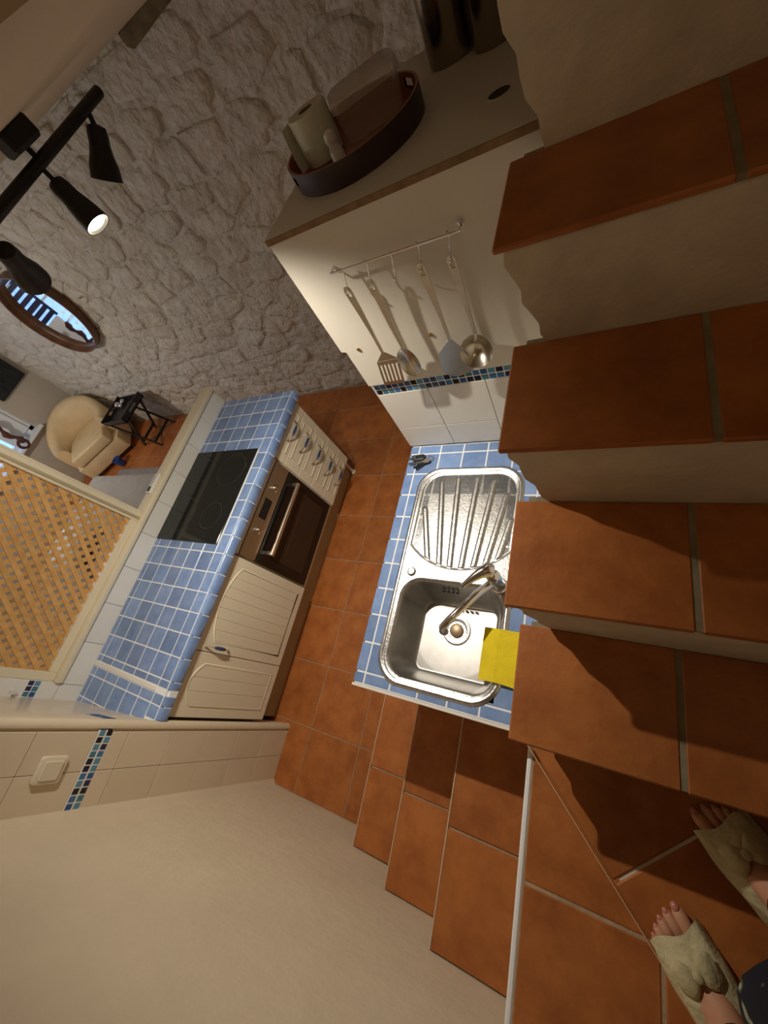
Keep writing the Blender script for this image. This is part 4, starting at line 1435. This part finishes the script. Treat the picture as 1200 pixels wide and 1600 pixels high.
for k, (x, y, s, c_) in enumerate(((-1.62, -0.98, 0.2, 'silver'), (-2.35, -1.0, 0.22, 'white'))):
    o = MB()
    m_ = Matrix.Translation((x, y, 0.535)) @ Matrix.Rotation(R(8), 4, 'X')
    o.grid(lambda u, v: m_ @ Vector((s * (2 * u - 1), s * (2 * v - 1), 0.07 * (max(0, 1 - (2 * u - 1) ** 4)) ** 0.5 * (max(0, 1 - (2 * v - 1) ** 4)) ** 0.5)), 16, 16)
    o.grid(lambda u, v: m_ @ Vector((s * (2 * u - 1), s * (2 * v - 1), -0.07 * (max(0, 1 - (2 * u - 1) ** 4)) ** 0.5 * (max(0, 1 - (2 * v - 1) ** 4)) ** 0.5)), 16, 16)
    q = o.build('cushion', mat('cushion_' + c_, (0.62, 0.60, 0.57) if k else (0.5, 0.46, 0.42), 0.9), smooth=True)
    tag(q, ('off white' if k else 'beige grey') + ' cushion on the daybed behind the lattice' + (' nearer the window' if k else ' nearer the pier'), 'cushion')
bp_ = thing('blue_pot', (-3.60, 0.25, 0.012), 'blue pot on the floor at the front of the armchair', 'pot')
MB().lathe([(0.035, 0.0), (0.042, 0.008), (0.052, 0.10), (0.055, 0.11), (0.048, 0.11), (0.04, 0.02), (0, 0.02)], 28, Matrix.Translation((-3.60, 0.25, 0.012)), True, False).build('body', BLUEP, bp_, smooth=True)
sb = thing('sideboard', (-3.9, -2.6, 0.0), 'dark wooden sideboard against the living room wall', 'cabinet')
MB().box(-4.4, -2.2, -3.19, -2.75, 0.08, 0.85).build('body', mat('dark_wood', (0.05, 0.022, 0.014), 0.5, var=0.3), sb, bevel=0.01)
for k in range(4):
    MB().box(-4.37 + 0.54 * k, -3.86 + 0.54 * k, -2.752, -2.735, 0.12, 0.81).build('door', mat('dark_wood2', (0.07, 0.03, 0.018), 0.45, var=0.3), sb, bevel=0.004)
for x in (-4.3, -2.3):
    MB().box(x - 0.03, x + 0.03, -3.1, -2.8, 0, 0.09).build('foot', TABLEB, sb)

# television
tv = thing('television', (-4.47, 0.35, 1.08), 'black flat screen hung on the end wall over the armchair', 'television')
MB().box(-4.498, -4.455, 0.462, 0.885, 1.10, 1.78).build('case', BLACK, tv, bevel=0.004)
MB().box(-4.455, -4.4535, 0.475, 0.872, 1.115, 1.765).build('screen', GLASSB, tv)

# window with navy shutters
wn_ = thing('window_1', (-4.55, -0.3, 0.70), 'tall window with navy shutters and bluish daylight at the room end', 'window', kind='structure')
MB().box(-4.66, -4.64, -1.05, 0.396, 0.70, 2.0).build('pane', SKYG, wn_)
for a, b, c0, c1 in ((-1.05, 0.396, 0.70, 0.76), (-1.05, 0.396, 1.94, 2.0), (-1.05, -0.99, 0.70, 2.0), (0.336, 0.396, 0.70, 2.0), (-0.35, -0.30, 0.70, 2.0)):
    MB().box(-4.63, -4.57, a, b, c0, c1).build('frame', WFRAME, wn_, bevel=0.004)
for z_ in (1.05, 1.36, 1.66):
    MB().box(-4.62, -4.59, -0.99, 0.336, z_, z_ + 0.025).build('glazing_bar', WFRAME, wn_)
MB().box(-4.60, -4.42, -1.08, 0.43, 0.68, 0.715).build('sill', WFRAME, wn_, bevel=0.006)
for k in range(9):
    z_ = 1.215 + 0.080 * k
    MB().box(-4.57, -4.545, 0.055, 0.345, z_, z_ + 0.050).build('shutter_slat', NAVY, wn_, bevel=0.004)
for y in (0.045, 0.345):
    MB().box(-4.575, -4.54, y - 0.012, y + 0.012, 1.19, 1.94).build('shutter_stile', NAVY, wn_)
MB().box(-4.572, -4.548, 0.06, 0.345, 0.76, 1.19).build('lower_panel', WFRAME, wn_, bevel=0.004)
for k in range(2):
    for j in range(5):
        MB().box(-4.535, -4.530, -0.10 + 0.062 * k, -0.062 + 0.062 * k, 0.80 + 0.085 * j, 0.84 + 0.085 * j).build('lace_square', CURT, wn_)
rp_ = thing('tieback_rope', (-4.45, 0.10, 0.72), 'dark brown twisted rope hanging at the window', 'rope')
MB().tube([(-4.44, 0.13 + 0.02 * math.sin(k * 1.3), 0.74 + 0.045 * k) for k in range(9)], [0.028 + 0.012 * math.sin(k * 2.1) for k in range(9)], 10).build('strand', ROPE, rp_, smooth=True)
MB().tube([(-4.43, 0.11 + 0.05 * math.cos(a), 0.74 + 0.05 * math.sin(a)) for a in [2 * math.pi * k / 16 for k in range(16)]], 0.018, 8, closed=True).build('loop', ROPE, rp_, smooth=True)

# ------------------------------------------------------------------ person holding the camera: legs, feet, slippers


def skin(verts, edges, radii, root, levels=2):
    me = bpy.data.meshes.new('tmp')
    me.from_pydata([tuple(v) for v in verts], edges, [])
    ob = bpy.data.objects.new('tmp', me)
    col.objects.link(ob)
    ob.modifiers.new('s', 'SKIN')
    sub = ob.modifiers.new('u', 'SUBSURF')
    sub.levels = levels
    sub.render_levels = levels
    for i, r_ in enumerate(radii):
        sv = me.skin_vertices[0].data[i]
        sv.radius = r_ if isinstance(r_, tuple) else (r_, r_)
        sv.use_root = (i == root)
    dg = bpy.context.evaluated_depsgraph_get()
    dg.update()
    m2 = bpy.data.meshes.new_from_object(ob.evaluated_get(dg))
    bpy.data.objects.remove(ob)
    v = [tuple(p.co) for p in m2.vertices]
    f = [tuple(p.vertices) for p in m2.polygons]
    bpy.data.meshes.remove(m2)
    return v, f


ps = thing('person', (1.95, -1.62, ZW), 'person in navy leggings and cream knotted slippers standing on the winder step', 'person')
VV, EE, RR = [], [], []


def av(p, r_, par=None):
    VV.append(Vector(p))
    RR.append(r_)
    if par is not None:
        EE.append((par, len(VV) - 1))
    return len(VV) - 1


FOOT = []
pel = av((2.02, -1.66, 1.82), (0.11, 0.09))


def make_leg(hip, knee, ankle, dirv, side):
    """dirv: unit toe direction; side +1 when the big toe lies to the right of the foot axis."""
    d = Vector(dirv).normalized()
    s = Vector((d.y, -d.x, 0)) * side
    a = Vector(ankle)
    h = av(hip, 0.075, pel)
    k = av(knee, 0.045, h)
    c_ = av((Vector(knee) * 0.45 + a * 0.55), 0.040, k)
    an = av(a, 0.027, c_)
    an2 = av(Vector((a.x, a.y, ZW + 0.050)) + d * 0.008, 0.027, an)
    heel = av(Vector((a.x, a.y, ZW + 0.026)) - d * 0.035, 0.022, an2)
    mid = av(Vector((a.x, a.y, ZW + 0.036)) + d * 0.050, (0.025, 0.024), an2)
    ball = av(Vector((a.x, a.y, ZW + 0.022)) + d * 0.088, (0.036, 0.016), mid)
    toes = []
    for q, (off, ln, r_) in enumerate(((0.025, 0.046, 0.0140), (0.005, 0.044, 0.0102), (-0.011, 0.038, 0.0095), (-0.025, 0.030, 0.0088), (-0.037, 0.021, 0.0080))):
        b0 = Vector((a.x, a.y, ZW + 0.016)) + d * 0.098 + s * off * 0.92
        b1 = b0 + d * ln * 0.45 + Vector((0, 0, 0.004)) + s * off * 0.05
        b2 = b0 + d * ln + Vector((0, 0, -0.004)) + s * off * 0.08
        t0 = av(b0, r_ * 1.02, ball)
        t1 = av(b1, r_, t0)
        t2 = av(b2, r_ * 0.92, t1)
        toes.append((b1, b2, r_))
    FOOT.append((a, d, s, toes))


LA, RA = (1.902, -1.737, 1.075), (1.984, -1.535, 1.075)
make_leg((2.00, -1.76, 1.72), (1.965, -1.765, 1.42), LA, (-0.62, 0.80, 0), 1)
make_leg((2.06, -1.60, 1.72), (2.035, -1.585, 1.42), RA, (-0.66, 0.76, 0), -1)
v_, f_ = skin(VV, EE, RR, 0, 2)
MB().add(v_, f_).build('body', SKIN, ps, smooth=True, ang=180, fix=False)
for a, d, s, toes in FOOT:
    up = Vector((0, 0, 1))
    for b1, b2, r_ in toes:
        n_ = (b2 - b1).normalized()
        ctr = b2 - n_ * r_ * 0.15 + up * r_ * 0.62
        sd = n_.cross(up)
        m_ = Matrix((sd, n_, sd.cross(n_))).transposed().to_4x4()
        m_.translation = ctr
        MB().lathe([(r_ * 0.52 * math.sin(R(q)), r_ * 0.34 * math.cos(R(q))) for q in (90, 65, 40, 15)], 12, m_, True, True, 1.0, 1.15).build('toenail', NAIL, ps, smooth=True)
    # slipper: sole, upper wrapped over the instep, knotted bow
    base = Vector((a.x, a.y, ZW))
    sl_ = []
    for k in range(28):
        t = 2 * math.pi * k / 28
        fw = 0.040 + 0.086 * math.cos(t)
        wd = (0.042 + 0.007 * math.cos(t)) * math.sin(t)
        sl_.append(base + d * fw + s * wd)
    sol = MB().add([(p.x, p.y, ZW + 0.001) for p in sl_] + [(p.x, p.y, ZW + 0.009) for p in sl_], [tuple(range(28))[::-1], tuple(range(28, 56))] + [(k, (k + 1) % 28, 28 + (k + 1) % 28, 28 + k) for k in range(28)])
    slp = sol.build('slipper', SLIP, ps, bevel=0.002)
    ring = []
    vs, fs = [], []
    NS, NC = 14, 22
    for k in range(NS + 1):
        t = k / NS
        fw = -0.055 + 0.170 * t
        hw_ = 0.037 + 0.014 * math.sin(min(1, t * 1.1) * math.pi * 0.62)
        hh = 0.050 + 0.020 * math.sin(t * math.pi * 0.9) - 0.026 * sm(0.35, 1.0, t)
        if t < 0.15:
            hw_ *= 0.75 + 0.25 * t / 0.15
        for q in range(NC + 1):
            an = math.pi * q / NC
            wr = 1 + 0.025 * math.sin(q * 0.9 + k * 0.8)
            p = base + d * (fw + 0.004 * math.sin(q * 0.5)) + s * (hw_ * math.cos(an) * wr)
            vs.append((p.x, p.y, ZW + 0.005 + hh * math.sin(an) ** 0.75 * wr))
    for k in range(NS):
        for q in range(NC):
            if k < 6 and 7 < q < NC - 8:
                continue
            i = k * (NC + 1) + q
            fs.append((i, i + 1, i + NC + 2, i + NC + 1))
    MB().add(vs, fs).build('upper', SLIP, slp, smooth=True, ang=90, fix=False)
    kp_ = base + d * 0.072
    for sg in (-1, 1):
        mm_ = Matrix.Translation((kp_.x, kp_.y, ZW + 0.068)) @ Matrix.Rotation(math.atan2(s.y, s.x), 4, 'Z')
        MB().grid(lambda u, v: mm_ @ Vector((sg * 0.036 * u, (0.006 + 0.018 * math.sin(u * 2.6)) * math.cos(v * 2 * math.pi), 0.010 * math.sin(v * 2 * math.pi) * math.sin(u * 2.8) - 0.014 * u * u)), 10, 14).build('bow_loop', SLIP, slp, smooth=True, ang=120)
    MB().lathe([(0.009 * math.sin(R(q)), -0.009 * math.cos(R(q))) for q in (5, 40, 90, 140, 175)], 14, Matrix.Translation((kp_.x, kp_.y, ZW + 0.070))).build('knot', SLIP, slp, smooth=True)
# trouser legs
for (an_, kn_, hp_) in ((LA, (1.965, -1.765, 1.42), (2.00, -1.76, 1.72)), (RA, (2.035, -1.585, 1.42), (2.06, -1.60, 1.72))):
    A_, K_, H_ = Vector(an_), Vector(kn_), Vector(hp_)
    A_ = A_ + (K_ - A_).normalized() * 0.008
    pth = [A_, A_.lerp(K_, 0.25), A_.lerp(K_, 0.6), K_, K_.lerp(H_, 0.5), H_]
    MB().tube(pth, [0.037, 0.045, 0.052, 0.055, 0.07, 0.085], 24, cap=False).build('trouser_leg', TROUS, ps, smooth=True)
# floral tunic hem
vs, fs = [], []
NS, NC = 10, 48
for k in range(NS + 1):
    t = k / NS
    for q in range(NC):
        a = 2 * math.pi * q / NC
        r_ = (0.155 - 0.015 * t) * (1 + 0.06 * math.sin(q * 0.9) * (1 - t))
        vs.append((2.022 - 0.012 * (1 - t) + r_ * math.cos(a) * 0.95, -1.612 + r_ * math.sin(a), 1.33 + 0.52 * t + 0.012 * math.sin(q * 0.7) * (1 - t)))
for k in range(NS):
    for q in range(NC):
        q2 = (q + 1) % NC
        fs.append((k * NC + q, k * NC + q2, (k + 1) * NC + q2, (k + 1) * NC + q))
MB().add(vs, fs).build('tunic', FLORAL, ps, smooth=True, ang=120)
